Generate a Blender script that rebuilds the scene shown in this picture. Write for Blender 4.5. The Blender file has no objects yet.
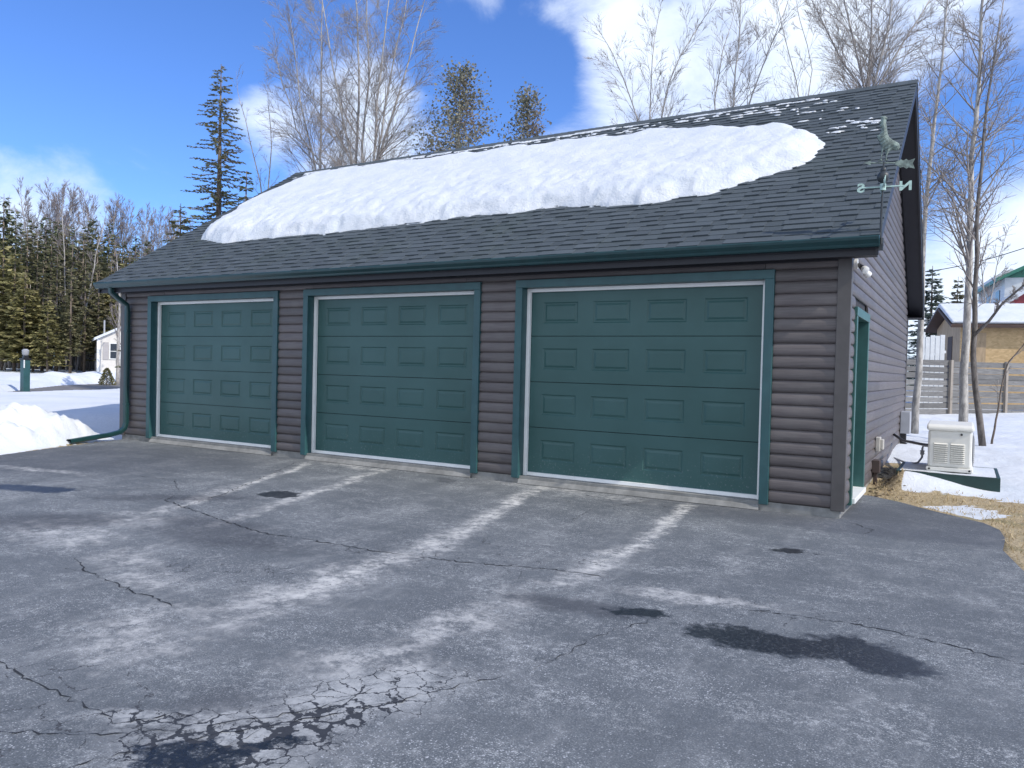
import bpy, bmesh, math, random
import numpy as np
from mathutils import Vector, Matrix, noise as mnoise

# ------------------------------------------------------------------ camera, sky, sun
scene = bpy.context.scene
COL = scene.collection
R_ = math.radians
FPX = 769.6
CAM = Vector((1.093, -8.741, 1.393))
AX = Vector((0.86093, 0.50814, 0.02453))      # picture right
AY = Vector((-0.03108, 0.00440, 0.99951))     # picture up
AZ = Vector((-0.50778, 0.86127, -0.01958))    # view direction

cam_d = bpy.data.cameras.new('camera')
cam_d.sensor_fit = 'HORIZONTAL'
cam_d.sensor_width = 36.0
cam_d.lens = FPX / 1024 * 36.0
cam_d.clip_start = 0.05
cam_d.clip_end = 3000
cam = bpy.data.objects.new('camera', cam_d)
COL.objects.link(cam)
cam.matrix_world = Matrix(((AX.x, AY.x, -AZ.x, CAM.x), (AX.y, AY.y, -AZ.y, CAM.y),
                           (AX.z, AY.z, -AZ.z, CAM.z), (0, 0, 0, 1)))
scene.camera = cam

SUN_EL, SUN_OFF = 42.0, -8.0                 # elevation, degrees behind (+) or before (-) the front wall's plane
SKY_STRENGTH = 0.15
SUN_STRENGTH = 2.0
EXPOSURE = 1.0

def ray(u, v):
    return ((u - 512) / FPX) * AX - ((v - 384) / FPX) * AY + AZ
def at(u, v, depth):
    return CAM + depth * ray(u, v)

world = bpy.data.worlds.new('World')
scene.world = world
world.use_nodes = True
def build_world():
    nt = world.node_tree
    nt.nodes.clear()
    N, L = nt.nodes, nt.links
    out = N.new('ShaderNodeOutputWorld')
    bg = N.new('ShaderNodeBackground')
    bg.inputs['Strength'].default_value = SKY_STRENGTH
    L.new(bg.outputs[0], out.inputs[0])
    sky = N.new('ShaderNodeTexSky')
    sky.sky_type = 'NISHITA'
    sky.sun_disc = False
    sky.sun_elevation = R_(SUN_EL)
    sky.sun_rotation = R_(90 - SUN_OFF)
    sky.altitude = 300
    sky.air_density = 1.0
    sky.dust_density = 0.6
    sky.ozone_density = 2.5
    tint = N.new('ShaderNodeMix'); tint.data_type = 'RGBA'; tint.blend_type = 'MULTIPLY'
    tint.inputs[0].default_value = 1.0
    L.new(sky.outputs[0], tint.inputs[6])
    tint.inputs[7].default_value = (0.31, 0.45, 0.71, 1)
    # clouds: noise over the sky's own directions, thicker around a few bearings
    tc = N.new('ShaderNodeTexCoord')
    nrm = N.new('ShaderNodeVectorMath'); nrm.operation = 'NORMALIZE'
    L.new(tc.outputs['Generated'], nrm.inputs[0])
    mp = N.new('ShaderNodeMapping')
    mp.inputs['Scale'].default_value = (1, 1, 1.9)
    L.new(nrm.outputs[0], mp.inputs[0])
    n1 = N.new('ShaderNodeTexNoise')
    n1.inputs['Scale'].default_value = 5.0
    n1.inputs['Detail'].default_value = 9
    n1.inputs['Roughness'].default_value = 0.64
    n1.inputs['Distortion'].default_value = 0.35
    L.new(mp.outputs[0], n1.inputs['Vector'])
    total = n1.outputs[0]
    def lobe(u, v, rad_px, amp):
        nonlocal total
        d = ray(u, v).normalized()
        dt = N.new('ShaderNodeVectorMath'); dt.operation = 'DOT_PRODUCT'
        L.new(nrm.outputs[0], dt.inputs[0]); dt.inputs[1].default_value = d
        c = math.cos(math.atan(rad_px / FPX))
        mr = N.new('ShaderNodeMapRange'); mr.interpolation_type = 'SMOOTHSTEP'
        L.new(dt.outputs['Value'], mr.inputs[0])
        mr.inputs[1].default_value = c; mr.inputs[2].default_value = 1.0
        mr.inputs[3].default_value = 0.0; mr.inputs[4].default_value = amp
        ad = N.new('ShaderNodeMath'); ad.operation = 'ADD'
        L.new(total, ad.inputs[0]); L.new(mr.outputs[0], ad.inputs[1])
        total = ad.outputs[0]
    for a in ((730, 45, 150, .30), (655, 95, 90, .15), (620, 55, 60, .12), (870, 20, 130, .22), (960, 300, 140, .36), (1010, 30, 90, .16),
              (1090, 230, 140, .24), (330, 150, 110, .22), (400, 110, 80, .17), (258, 128, 45, .22), (245, 105, 30, .1),
              (45, 196, 70, .27), (120, 205, 100, .24), (-60, 205, 90, .24), (470, 6, 42, .25), (535, 30, 36, .19),
              (600, 4, 60, .24), (240, 0, 30, .14), (580, 118, 60, .18),
              (130, 60, 220, -.28), (530, 75, 60, -.14), (490, 65, 90, -.20), (975, 130, 110, -.20), (430, 40, 60, -.2), (930, 190, 70, -.10)):
        lobe(*a)
    for dx, dy, dz, rad, amp in ((.75, -.55, .35, 50, .40), (-.25, -.85, .45, 55, .42), (.3, -.9, .25, 45, .40)):     # unseen clouds added behind the viewer to fill the front wall with light
        dt = N.new('ShaderNodeVectorMath'); dt.operation = 'DOT_PRODUCT'
        L.new(nrm.outputs[0], dt.inputs[0]); dt.inputs[1].default_value = Vector((dx, dy, dz)).normalized()
        mr = N.new('ShaderNodeMapRange'); mr.interpolation_type = 'SMOOTHSTEP'
        L.new(dt.outputs['Value'], mr.inputs[0])
        mr.inputs[1].default_value = math.cos(R_(rad)); mr.inputs[2].default_value = 1.0
        mr.inputs[3].default_value = 0.0; mr.inputs[4].default_value = amp
        ad = N.new('ShaderNodeMath'); ad.operation = 'ADD'
        L.new(total, ad.inputs[0]); L.new(mr.outputs[0], ad.inputs[1])
        total = ad.outputs[0]
    mr = N.new('ShaderNodeMapRange'); mr.interpolation_type = 'SMOOTHSTEP'
    L.new(total, mr.inputs[0])
    mr.inputs[1].default_value = 0.48; mr.inputs[2].default_value = 1.0
    mr.inputs[4].default_value = 0.97
    # cloud shade: a slow second noise between bright and slightly grey
    n2 = N.new('ShaderNodeTexNoise')
    n2.inputs['Scale'].default_value = 6.0; n2.inputs['Detail'].default_value = 5
    L.new(mp.outputs[0], n2.inputs['Vector'])
    cr = N.new('ShaderNodeMix'); cr.data_type = 'RGBA'
    L.new(n2.outputs[0], cr.inputs[0])
    cr.inputs[6].default_value = (2.75, 3.25, 4.0, 1)
    cr.inputs[7].default_value = (4.0, 4.3, 4.8, 1)
    mx = N.new('ShaderNodeMix'); mx.data_type = 'RGBA'
    L.new(mr.outputs[0], mx.inputs[0])
    L.new(tint.outputs[2], mx.inputs[6]); L.new(cr.outputs[2], mx.inputs[7])
    L.new(mx.outputs[2], bg.inputs['Color'])
build_world()

sun_d = bpy.data.lights.new('sun', 'SUN')
sun_d.energy = SUN_STRENGTH
sun_d.angle = R_(0.5)
sun_d.color = (1.0, 0.94, 0.84)
sun = bpy.data.objects.new('sun', sun_d)
COL.objects.link(sun)
SUNDIR = Vector((math.cos(R_(SUN_EL)) * math.cos(R_(SUN_OFF)), math.cos(R_(SUN_EL)) * math.sin(R_(SUN_OFF)), math.sin(R_(SUN_EL))))
sun.rotation_euler = (-SUNDIR).to_track_quat('-Z', 'Y').to_euler()
sun.location = (20, 0, 20)

scene.view_settings.view_transform = 'Standard'
scene.view_settings.look = 'None'
scene.view_settings.exposure = EXPOSURE
scene.view_settings.gamma = 1
scene.view_settings.use_curve_mapping = False

# ------------------------------------------------------------------ helpers
class MB:
    """collects polygons, builds ONE mesh object"""
    def __init__(s):
        s.v = []; s.f = []; s.c = []; s.m = []
    def add(s, vs, fs, c=None, m=0):
        o = len(s.v)
        s.v.extend([tuple(p) for p in vs])
        for f in fs:
            s.f.append(tuple(i + o for i in f)); s.c.append(c if c is not None else 0.5); s.m.append(m)
    def box(s, x0, x1, y0, y1, z0, z1, c=None, m=0):
        vs = [(x0,y0,z0),(x1,y0,z0),(x1,y1,z0),(x0,y1,z0),(x0,y0,z1),(x1,y0,z1),(x1,y1,z1),(x0,y1,z1)]
        s.add(vs, [(0,3,2,1),(4,5,6,7),(0,1,5,4),(1,2,6,5),(2,3,7,6),(3,0,4,7)], c, m)
    def obox(s, o, ax, ay, az, c=None, m=0):
        """box from corner o along three vectors"""
        o = Vector(o); ax = Vector(ax); ay = Vector(ay); az = Vector(az)
        vs = [o, o+ax, o+ax+ay, o+ay, o+az, o+ax+az, o+ax+ay+az, o+ay+az]
        s.add(vs, [(0,3,2,1),(4,5,6,7),(0,1,5,4),(1,2,6,5),(2,3,7,6),(3,0,4,7)], c, m)
    def prism(s, poly, d, c=None, m=0):
        """poly: list of 3-D points of a flat outline, swept by vector d"""
        n = len(poly); d = Vector(d)
        vs = [Vector(p) for p in poly] + [Vector(p) + d for p in poly]
        fs = [tuple(range(n))[::-1], tuple(range(n, 2*n))]
        fs += [(i, (i+1) % n, n + (i+1) % n, n + i) for i in range(n)]
        s.add(vs, fs, c, m)
    def tube(s, pts, rad, n=8, c=None, m=0, cap=True):
        pts = [Vector(p) for p in pts]
        if not hasattr(rad, '__len__'): rad = [rad] * len(pts)
        vs = []; t0 = (pts[1] - pts[0]).normalized()
        up = Vector((0, 0, 1)) if abs(t0.z) < .9 else Vector((1, 0, 0))
        a = t0.cross(up).normalized()
        for i, p in enumerate(pts):
            t = (pts[min(i+1, len(pts)-1)] - pts[max(i-1, 0)]).normalized()
            a = (a - t * a.dot(t)).normalized(); b = t.cross(a)
            for k in range(n):
                w = 2 * math.pi * k / n
                vs.append(p + rad[i] * (math.cos(w) * a + math.sin(w) * b))
        fs = []
        for i in range(len(pts) - 1):
            for k in range(n):
                k2 = (k + 1) % n
                fs.append((i*n+k, i*n+k2, (i+1)*n+k2, (i+1)*n+k))
        if cap:
            fs.append(tuple(range(n))[::-1]); fs.append(tuple((len(pts)-1)*n + k for k in range(n)))
        s.add(vs, fs, c, m)
    def sphere(s, c, r, n=12, m=0, sz=1.0):
        vs = []; fs = []
        h = n // 2
        for i in range(h + 1):
            th = math.pi * i / h
            for k in range(n):
                ph = 2 * math.pi * k / n
                vs.append((c[0] + r*math.sin(th)*math.cos(ph), c[1] + r*math.sin(th)*math.sin(ph), c[2] + sz*r*math.cos(th)))
        for i in range(h):
            for k in range(n):
                fs.append((i*n+k, (i+1)*n+k, (i+1)*n+(k+1)%n, i*n+(k+1)%n))
        s.add(vs, fs, None, m)
    def build(s, name, mats, parent=None, smooth=False, bevel=0.0, angle=None):
        me = bpy.data.meshes.new(name)
        me.from_pydata(s.v, [], s.f)
        if not isinstance(mats, (list, tuple)): mats = [mats]
        for q in mats: me.materials.append(q)
        if any(s.m): me.polygons.foreach_set('material_index', s.m)
        at_ = me.attributes.new('tone', 'FLOAT', 'FACE')
        at_.data.foreach_set('value', np.array(s.c, dtype=np.float32))
        if smooth:
            me.polygons.foreach_set('use_smooth', [True] * len(me.polygons))
        me.update()
        o = bpy.data.objects.new(name, me)
        COL.objects.link(o)
        if parent: o.parent = parent
        if smooth and angle is not None and hasattr(me, 'set_sharp_from_angle'):
            me.set_sharp_from_angle(angle=R_(angle))
        if bevel:
            b = o.modifiers.new('bevel', 'BEVEL'); b.width = bevel; b.segments = 2; b.limit_method = 'ANGLE'
        return o

def tag(o, label=None, cat=None, group=None, kind=None):
    if label: o['label'] = label
    if cat: o['category'] = cat
    if group: o['group'] = group
    if kind: o['kind'] = kind
    return o
def empty(name, loc, label, cat, group=None, rz=0.0):
    o = bpy.data.objects.new(name, None)
    o.empty_display_size = 0.2
    COL.objects.link(o)
    o.location = loc; o.rotation_euler = (0, 0, rz)
    return tag(o, label, cat, group)
def copy_thing(o, loc, rz, scale, label, group):
    r = o.copy(); COL.objects.link(r)
    r.location = loc; r.rotation_euler = (0, 0, rz); r.scale = (scale[0], scale[0], scale[1])
    r['label'] = label; r['group'] = group
    for ch in list(o.children):
        c = ch.copy(); COL.objects.link(c); c.parent = r
    return r

# ------------------------------------------------------------------ materials
class NB:
    def __init__(s, name):
        s.mat = bpy.data.materials.new(name); s.mat.use_nodes = True
        s.nt = s.mat.node_tree; s.N = s.nt.nodes; s.L = s.nt.links
        s.b = s.N['Principled BSDF']
        s.tc = s.N.new('ShaderNodeTexCoord')
    def link(s, a, b): s.L.new(a, b)
    def noise(s, scale, detail=4, rough=.55, vec=None, dist=0.0):
        n = s.N.new('ShaderNodeTexNoise')
        n.inputs['Scale'].default_value = scale; n.inputs['Detail'].default_value = detail
        n.inputs['Roughness'].default_value = rough; n.inputs['Distortion'].default_value = dist
        s.L.new(vec if vec is not None else s.tc.outputs['Object'], n.inputs['Vector'])
        return n
    def mapping(s, scale, vec=None, rot=(0,0,0), loc=(0,0,0)):
        m = s.N.new('ShaderNodeMapping')
        m.inputs['Scale'].default_value = scale; m.inputs['Rotation'].default_value = rot; m.inputs['Location'].default_value = loc
        s.L.new(vec if vec is not None else s.tc.outputs['Object'], m.inputs['Vector'])
        return m.outputs[0]
    def rng(s, v, a, b, c=0.0, d=1.0, smooth=True):
        m = s.N.new('ShaderNodeMapRange')
        if smooth: m.interpolation_type = 'SMOOTHSTEP'
        s.L.new(v, m.inputs[0])
        for i, q in enumerate((a, b, c, d)): m.inputs[i+1].default_value = q
        return m.outputs[0]
    def math(s, op, a, b=None):
        m = s.N.new('ShaderNodeMath'); m.operation = op
        for i, q in enumerate((a, b)):
            if q is None: continue
            if isinstance(q, (int, float)): m.inputs[i].default_value = q
            else: s.L.new(q, m.inputs[i])
        return m.outputs[0]
    def mix(s, f, a, b, mode='MIX'):
        m = s.N.new('ShaderNodeMix'); m.data_type = 'RGBA'; m.blend_type = mode
        if isinstance(f, (int, float)): m.inputs[0].default_value = f
        else: s.L.new(f, m.inputs[0])
        for i, q in ((6, a), (7, b)):
            if isinstance(q, tuple): m.inputs[i].default_value = (q + (1,)) if len(q) == 3 else q
            else: s.L.new(q, m.inputs[i])
        return m.outputs[2]
    def attr(s, name):
        a = s.N.new('ShaderNodeAttribute'); a.attribute_name = name
        return a.outputs['Fac']
    def color(s, c): 
        if isinstance(c, tuple): s.b.inputs['Base Color'].default_value = c + (1,)
        else: s.L.new(c, s.b.inputs['Base Color'])
    def rough(s, r):
        if isinstance(r, (int, float)): s.b.inputs['Roughness'].default_value = r
        else: s.L.new(r, s.b.inputs['Roughness'])
    def spec(s, v): s.b.inputs['Specular IOR Level'].default_value = v
    def bump(s, h, strength=.3, dist=.01):
        b = s.N.new('ShaderNodeBump')
        b.inputs['Strength'].default_value = strength; b.inputs['Distance'].default_value = dist
        s.L.new(h, b.inputs['Height']); s.L.new(b.outputs[0], s.b.inputs['Normal'])
        return b

def paint(name, c, rough=.45, var=.12, scale=6.0, bump=.05, metal=0.0, tone=False, grime=0.0, bscale=90):
    m = NB(name)
    n = m.noise(scale, 5)
    lo = tuple(max(0, x * (1 - var)) for x in c); hi = tuple(x * (1 + var) for x in c)
    col = m.mix(m.rng(n.outputs[0], .3, .7), lo, hi)
    if tone:
        t = m.attr('tone')
        lo2 = (.72, .72, .72); hi2 = (1.28, 1.28, 1.28)
        col = m.mix(1.0, col, m.mix(t, lo2, hi2), 'MULTIPLY')
    if grime:
        g = m.noise(2.3, 6, .65)
        col = m.mix(m.math('MULTIPLY', m.rng(g.outputs[0], .5, .75), grime), col, (.32, .30, .27))
    m.color(col); m.rough(rough)
    m.b.inputs['Metallic'].default_value = metal
    if bump:
        m.bump(m.noise(bscale, 3).outputs[0], bump, .005)
    return m.mat

def mat_siding():
    m = NB('brown_log_siding')
    t = m.attr('tone')
    grain = m.noise(1.0, 6, .6, m.mapping((3, 3, 60)))
    blot = m.noise(1.7, 5, .6)
    c = m.mix(m.rng(grain.outputs[0], .3, .7), (.086, .073, .073), (.124, .107, .105))
    c = m.mix(m.math('MULTIPLY', m.rng(blot.outputs[0], .45, .75), .35), c, (.15, .14, .13))
    c = m.mix(1.0, c, m.mix(t, (.82, .82, .82), (1.18, 1.17, 1.16)), 'MULTIPLY')
    m.color(c); m.rough(.48); m.bump(grain.outputs[0], .12, .004)
    return m.mat

def mat_door():
    m = NB('green_door_paint')
    g = m.noise(1.0, 5, .6, m.mapping((6, 6, 130)))
    d = m.noise(1.3, 5, .6)
    c = m.mix(m.rng(d.outputs[0], .3, .7), (.028, .086, .080), (.038, .104, .100))
    sx = m.N.new('ShaderNodeSeparateXYZ'); m.link(m.tc.outputs['Object'], sx.inputs[0])
    spl = m.noise(38, 3, .6)
    low = m.rng(sx.outputs[2], 0.05, .55, 1, 0)
    c = m.mix(m.math('MULTIPLY', m.rng(spl.outputs[0], .58, .72), m.math('MULTIPLY', low, .40)), c, (.3, .32, .32))
    m.color(c); m.rough(.42); m.bump(g.outputs[0], .10, .003)
    return m.mat

def mat_shingle():
    m = NB('asphalt_shingle')
    t = m.attr('tone')
    gr = m.noise(260, 2)
    bl = m.noise(.8, 4)
    c = m.mix(t, (.035, .046, .056), (.073, .090, .104))
    c = m.mix(m.math('MULTIPLY', m.rng(gr.outputs[0], .4, .65), .35), c, (.14, .16, .165))
    c = m.mix(m.math('MULTIPLY', m.rng(bl.outputs[0], .5, .75), .25), c, (.055, .075, .06))
    m.color(c); m.rough(.85); m.spec(.35); m.bump(gr.outputs[0], .4, .004)
    return m.mat

def mat_snow(name='snow', dirty=.0):
    m = NB(name)
    big = m.noise(2.2, 6, .6); mid = m.noise(7, 9, .68); fine = m.noise(90, 3)
    c = m.mix(m.rng(big.outputs[0], .3, .7), (.60, .64, .69), (.70, .72, .75))
    if dirty:
        d = m.noise(7, 7, .7)
        c = m.mix(m.math('MULTIPLY', m.rng(d.outputs[0], .56, .72), dirty), c, (.42, .38, .33))
    m.color(c); m.rough(.62); m.spec(.3)
    h = m.math('ADD', mid.outputs[0], m.math('ADD', m.math('MULTIPLY', fine.outputs[0], .35), m.math('MULTIPLY', m.noise(28, 5, .7).outputs[0], .5)))
    m.bump(h, .55, .045)
    return m.mat

def mat_ground():
    """terrain: snow where the attribute says so, dead grass and dirt elsewhere"""
    m = NB('snow_and_dead_grass')
    a = m.attr('snow')
    n = m.noise(5.5, 7, .65)
    f = m.rng(m.math('ADD', a, m.math('MULTIPLY', m.math('SUBTRACT', n.outputs[0], .5), .9)), .42, .58)
    big = m.noise(.5, 5, .6); mid = m.noise(6, 6, .62); fine = m.noise(60, 3)
    sn = m.mix(m.rng(big.outputs[0], .3, .7), (.62, .66, .71), (.72, .74, .77))
    dn = m.noise(3.2, 8, .75)
    sn = m.mix(m.math('MULTIPLY', m.rng(dn.outputs[0], .60, .74), m.math('MULTIPLY', m.attr('dirt'), .75)), sn, (.36, .31, .25))
    g1 = m.noise(45, 5, .7); g2 = m.noise(3, 5)
    gr = m.mix(m.rng(g1.outputs[0], .3, .7), (.22, .165, .09), (.58, .47, .30))
    gr = m.mix(m.math('MULTIPLY', m.rng(g2.outputs[0], .5, .7), .6), gr, (.17, .16, .07))
    m.color(m.mix(f, gr, sn)); m.rough(.7); m.spec(.25)
    h = m.math('ADD', mid.outputs[0], m.math('MULTIPLY', fine.outputs[0], .35))
    m.bump(h, .6, .05)
    return m.mat

def mat_asphalt():
    m = NB('weathered_asphalt')
    P = m.tc.outputs['Object']
    wob = m.noise(2.6, 6, .65)
    wobc = m.math('SUBTRACT', wob.outputs[0], .5)
    wob2 = m.noise(11, 5, .6)
    wobd = m.math('SUBTRACT', wob2.outputs[0], .5)
    def warp(vec, scale, amp):
        nd = m.noise(scale, 4, .6)
        sub = m.N.new('ShaderNodeVectorMath'); sub.operation = 'SUBTRACT'; m.link(nd.outputs['Color'], sub.inputs[0]); sub.inputs[1].default_value = (.5, .5, .5)
        sc = m.N.new('ShaderNodeVectorMath'); sc.operation = 'SCALE'; sc.inputs['Scale'].default_value = amp
        av = m.N.new('ShaderNodeVectorMath'); av.operation = 'ADD'
        m.link(sub.outputs[0], sc.inputs[0]); m.link(vec, av.inputs[0]); m.link(sc.outputs[0], av.inputs[1])
        return av
    PW = warp(warp(P, 1.5, .34).outputs[0], 8, .15).outputs[0]
    def blob(cx, cy, ang, rx, ry, soft=.45, namp=1.3, n2=1.0):
        v = m.mapping((1, 1, 0), PW, loc=(-cx, -cy, 0))
        v = m.mapping((1, 1, 1), v, rot=(0, 0, -R_(ang)))
        v = m.mapping((1 / rx, 1 / ry, 0), v)
        ln = m.N.new('ShaderNodeVectorMath'); ln.operation = 'LENGTH'
        m.link(v, ln.inputs[0])
        d = m.math('ADD', ln.outputs['Value'], m.math('ADD', m.math('MULTIPLY', wobc, namp), m.math('MULTIPLY', wobd, n2)))
        return m.rng(d, 1 - soft, 1 + soft, 1, 0)
    def union(lst):
        t = lst[0]
        for q in lst[1:]: t = m.math('MAXIMUM', t, q)
        return t
    def seg(x0, y0, x1, y1, w, **k):
        return blob((x0+x1)/2, (y0+y1)/2, math.degrees(math.atan2(y1-y0, x1-x0)), math.hypot(x1-x0, y1-y0)/2, w, **k)
    # base
    big = m.noise(.55, 5, .6); mid2 = m.noise(9, 8, .75); mot = m.noise(26, 6, .75)
    agg = m.noise(240, 2, .5)
    spk = m.N.new('ShaderNodeTexVoronoi'); spk.inputs['Scale'].default_value = 75
    m.link(P, spk.inputs['Vector'])
    spk2 = m.N.new('ShaderNodeTexVoronoi'); spk2.inputs['Scale'].default_value = 130
    m.link(P, spk2.inputs['Vector'])
    film0 = m.noise(1.7, 9, .75, m.mapping((.8, 1.5, 1), P, rot=(0, 0, R_(-25))))
    c = m.mix(m.rng(big.outputs[0], .32, .68), (.122, .136, .148), (.176, .192, .204))
    c = m.mix(m.math('MULTIPLY', m.rng(mid2.outputs[0], .36, .66), .42), c, (.080, .091, .099))
    c = m.mix(m.math('MULTIPLY', m.rng(mot.outputs[0], .48, .62), m.rng(film0.outputs[0], .44, .62, .06, .9)), c, (.48, .495, .495))
    gr2 = m.noise(120, 4, .8)
    c = m.mix(m.math('MULTIPLY', m.rng(gr2.outputs[0], .40, .56, 1, 0), .45), c, (.085, .095, .10))
    c = m.mix(m.math('MULTIPLY', m.rng(gr2.outputs[0], .54, .64), m.rng(film0.outputs[0], .42, .60, .22, 1.0)), c, (.60, .615, .615))
    c = m.mix(m.math('MULTIPLY', m.rng(spk2.outputs['Distance'], .30, .55), .5), c, (.07, .075, .085))
    # salt film: patchy, stretched a little along the way cars drive
    film = m.noise(1.4, 10, .78, m.mapping((1.5, .6, 1), P, rot=(0, 0, R_(-8))))
    film_f = m.math('MULTIPLY', m.rng(film.outputs[0], .47, .72), m.rng(mid2.outputs[0], .30, .60))
    c = m.mix(m.math('MULTIPLY', film_f, .38), c, (.46, .465, .46))
    # light flecks of aggregate and salt grains
    gp = m.noise(1.3, 7, .7)
    fl = m.math('MULTIPLY', m.rng(m.math('ADD', spk.outputs['Distance'], m.math('MULTIPLY', m.math('SUBTRACT', m.noise(110, 3).outputs[0], .5), .5)), .18, .42, 1, 0), m.rng(gp.outputs[0], .36, .62))
    fl = m.math('MULTIPLY', fl, m.rng(m.noise(55, 2).outputs[0], .46, .56))
    c = m.mix(m.math('MULTIPLY', fl, m.rng(m.noise(160, 1).outputs[0], .35, .65, .3, 1.0)), c, (.58, .59, .61))
    # newer, darker overlay by the right corner
    new = blob(.75, .45, 20, 1.35, 1.0, .18, .5, .25)
    new = m.math('MAXIMUM', new, blob(-.1, -.35, 0, 2.2, .45, .4, .8))
    c = m.mix(m.math('MULTIPLY', new, .58), c, (.070, .076, .090))
    lane = blob(-10.2, -2.0, 30, 2.6, 1.7, .4, .6)
    c = m.mix(m.math('MULTIPLY', lane, .5), c, (.062, .067, .080))
    # dried salt streaks running out from the doors
    K = dict(soft=.6, namp=1.6, n2=1.6)
    st = union([seg(-7.5, .0, -6.2, -2.8, .08, **K), seg(-6.5, -2.4, -5.5, -4.4, .13, **K), seg(-6.2, .1, -4.7, -4.3, .10, **K), seg(-3.7, .3, -2.8, -3.0, .13, **K),
                seg(-2.9, -2.5, -2.55, -4.6, .19, **K), seg(-2.65, -4.2, -2.6, -6.0, .26, **K), seg(-1.62, .1, -1.28, -2.6, .09, **K), seg(-1.32, -2.3, -1.32, -4.2, .13, **K), seg(-1.35, -4.0, -1.45, -5.6, .2, **K),
                seg(-7.5, .0, -6.0, -.35, .16, **K), seg(-4.1, .0, -2.2, -.35, .20, **K), seg(-6.2, -4.9, -4.9, -5.2, .28, **K),
                seg(-3.1, -5.9, -2.4, -6.4, .26, **K), blob(-.45, -3.75, 10, .50, .13, **K), blob(-1.45, -5.80, 30, .34, .20, **K),
                seg(-5.9, -4.2, -5.2, -4.4, .3, **K), seg(-10.5, -3.3, -8.6, -3.0, .1, **K), seg(-4.6, -5.2, -3.4, -5.5, .2, **K)])
    K2 = dict(soft=.85, namp=1.2, n2=1.6)
    cores = union([seg(-7.5, .0, -6.3, -2.6, .055, **K2), seg(-6.15, .1, -5.0, -3.2, .06, **K2), seg(-6.3, -2.5, -5.7, -3.9, .06, **K2), seg(-3.65, .3, -2.9, -2.6, .09, **K2), seg(-2.8, -3.4, -2.6, -5.0, .09, **K2),
                   seg(-1.60, .1, -1.30, -2.4, .065, **K2), seg(-1.31, -2.2, -1.33, -3.6, .06, **K2)])
    stn = m.noise(7, 10, .82); stl = m.noise(1.9, 6, .7)
    stf = m.math('MULTIPLY', m.math('MULTIPLY', st, m.rng(stn.outputs[0], .38, .62)), m.rng(stl.outputs[0], .34, .58, .25, 1))
    c = m.mix(m.math('MULTIPLY', stf, .82), c, (.56, .55, .53))
    c = m.mix(m.math('MULTIPLY', m.math('MULTIPLY', cores, m.rng(stn.outputs[0], .42, .60, .05, .85)), m.rng(stl.outputs[0], .36, .56, .35, 1)), c, (.62, .605, .57))
    # damp and wet spots
    wet = union([blob(.18, -4.33, 2, .45, .19, .20, 1.2, .8), blob(.68, -4.25, -10, .30, .25, .20, 1.2, .8), blob(-.63, -4.20, 8, .17, .08, .35, 1, 2),
                 blob(-5.58, -2.55, 28, .23, .25, .10, .7, .9), blob(-.15, -1.88, 10, .15, .08, .3, 1, 2),
                 blob(-8.05, -4.0, 25, .62, .20, .12, .8), blob(-1.36, -6.83, 15, .26, .13, .12, 1.0, 1.4), blob(-1.18, -6.62, 45, .10, .04, .2, 1.2, 2.0)])
    damp = union([blob(-1.0, -4.32, 10, .42, .14, .5), blob(-6.1, -4.85, 30, .55, .34, .4), blob(-4.85, -4.05, 5, .6, .26, .5),
                  blob(-4.3, -4.35, 5, .8, .30, .5), blob(-6.3, -3.4, 35, .8, .2, .5), blob(-1.38, -6.6, 5, .45, .35, .6),
                  seg(-3.0, .18, -1.5, .1, .07), seg(-5.0, -.25, -4.6, -.5, .12)])
    c = m.mix(m.math('MULTIPLY', damp, .55), c, (.042, .045, .055))
    # alligator cracking
    vv = warp(warp(P, 6, .13).outputs[0], 34, .045)
    vor = m.N.new('ShaderNodeTexVoronoi'); vor.feature = 'DISTANCE_TO_EDGE'; vor.inputs['Scale'].default_value = 8.0
    m.link(vv.outputs[0], vor.inputs['Vector'])
    zone = union([blob(-1.20, -6.15, 62, .62, .25, .55, 1.0), blob(-1.30, -6.72, 20, .40, .27, .6, .9), seg(-2.0, -6.85, -1.3, -6.4, .06)])
    core = union([blob(-1.22, -6.48, 60, .40, .15, .6, 1.0), blob(-1.38, -6.75, 10, .32, .2, .5, 1.0)])
    wdt = m.math('ADD', m.math('MULTIPLY', core, .085), m.math('MULTIPLY', zone, .026))
    ck = m.rng(m.math('SUBTRACT', vor.outputs['Distance'], m.math('MULTIPLY', wdt, m.rng(wob2.outputs[0], .3, .7, .35, 1.5))), -.008, .010, 1, 0)
    ck = m.math('MULTIPLY', ck, m.rng(zone, .15, .4))
    vor3 = m.N.new('ShaderNodeTexVoronoi'); vor3.feature = 'DISTANCE_TO_EDGE'; vor3.inputs['Scale'].default_value = 19
    m.link(vv.outputs[0], vor3.inputs['Vector'])
    ck3 = m.math('MULTIPLY', m.rng(vor3.outputs['Distance'], .01, .05, 1, 0), m.math('MULTIPLY', m.rng(core, .1, .5), m.rng(wob2.outputs[0], .42, .56)))
    ck = m.math('MAXIMUM', ck, ck3)
    # light dried slabs between those cracks
    c = m.mix(m.math('MULTIPLY', zone, m.rng(stn.outputs[0], .34, .60, .08, .75)), c, (.46, .465, .46))
    # hairline cracking in a few other weak spots
    vor2 = m.N.new('ShaderNodeTexVoronoi'); vor2.feature = 'DISTANCE_TO_EDGE'; vor2.inputs['Scale'].default_value = 3.2
    m.link(vv.outputs[0], vor2.inputs['Vector'])
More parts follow.
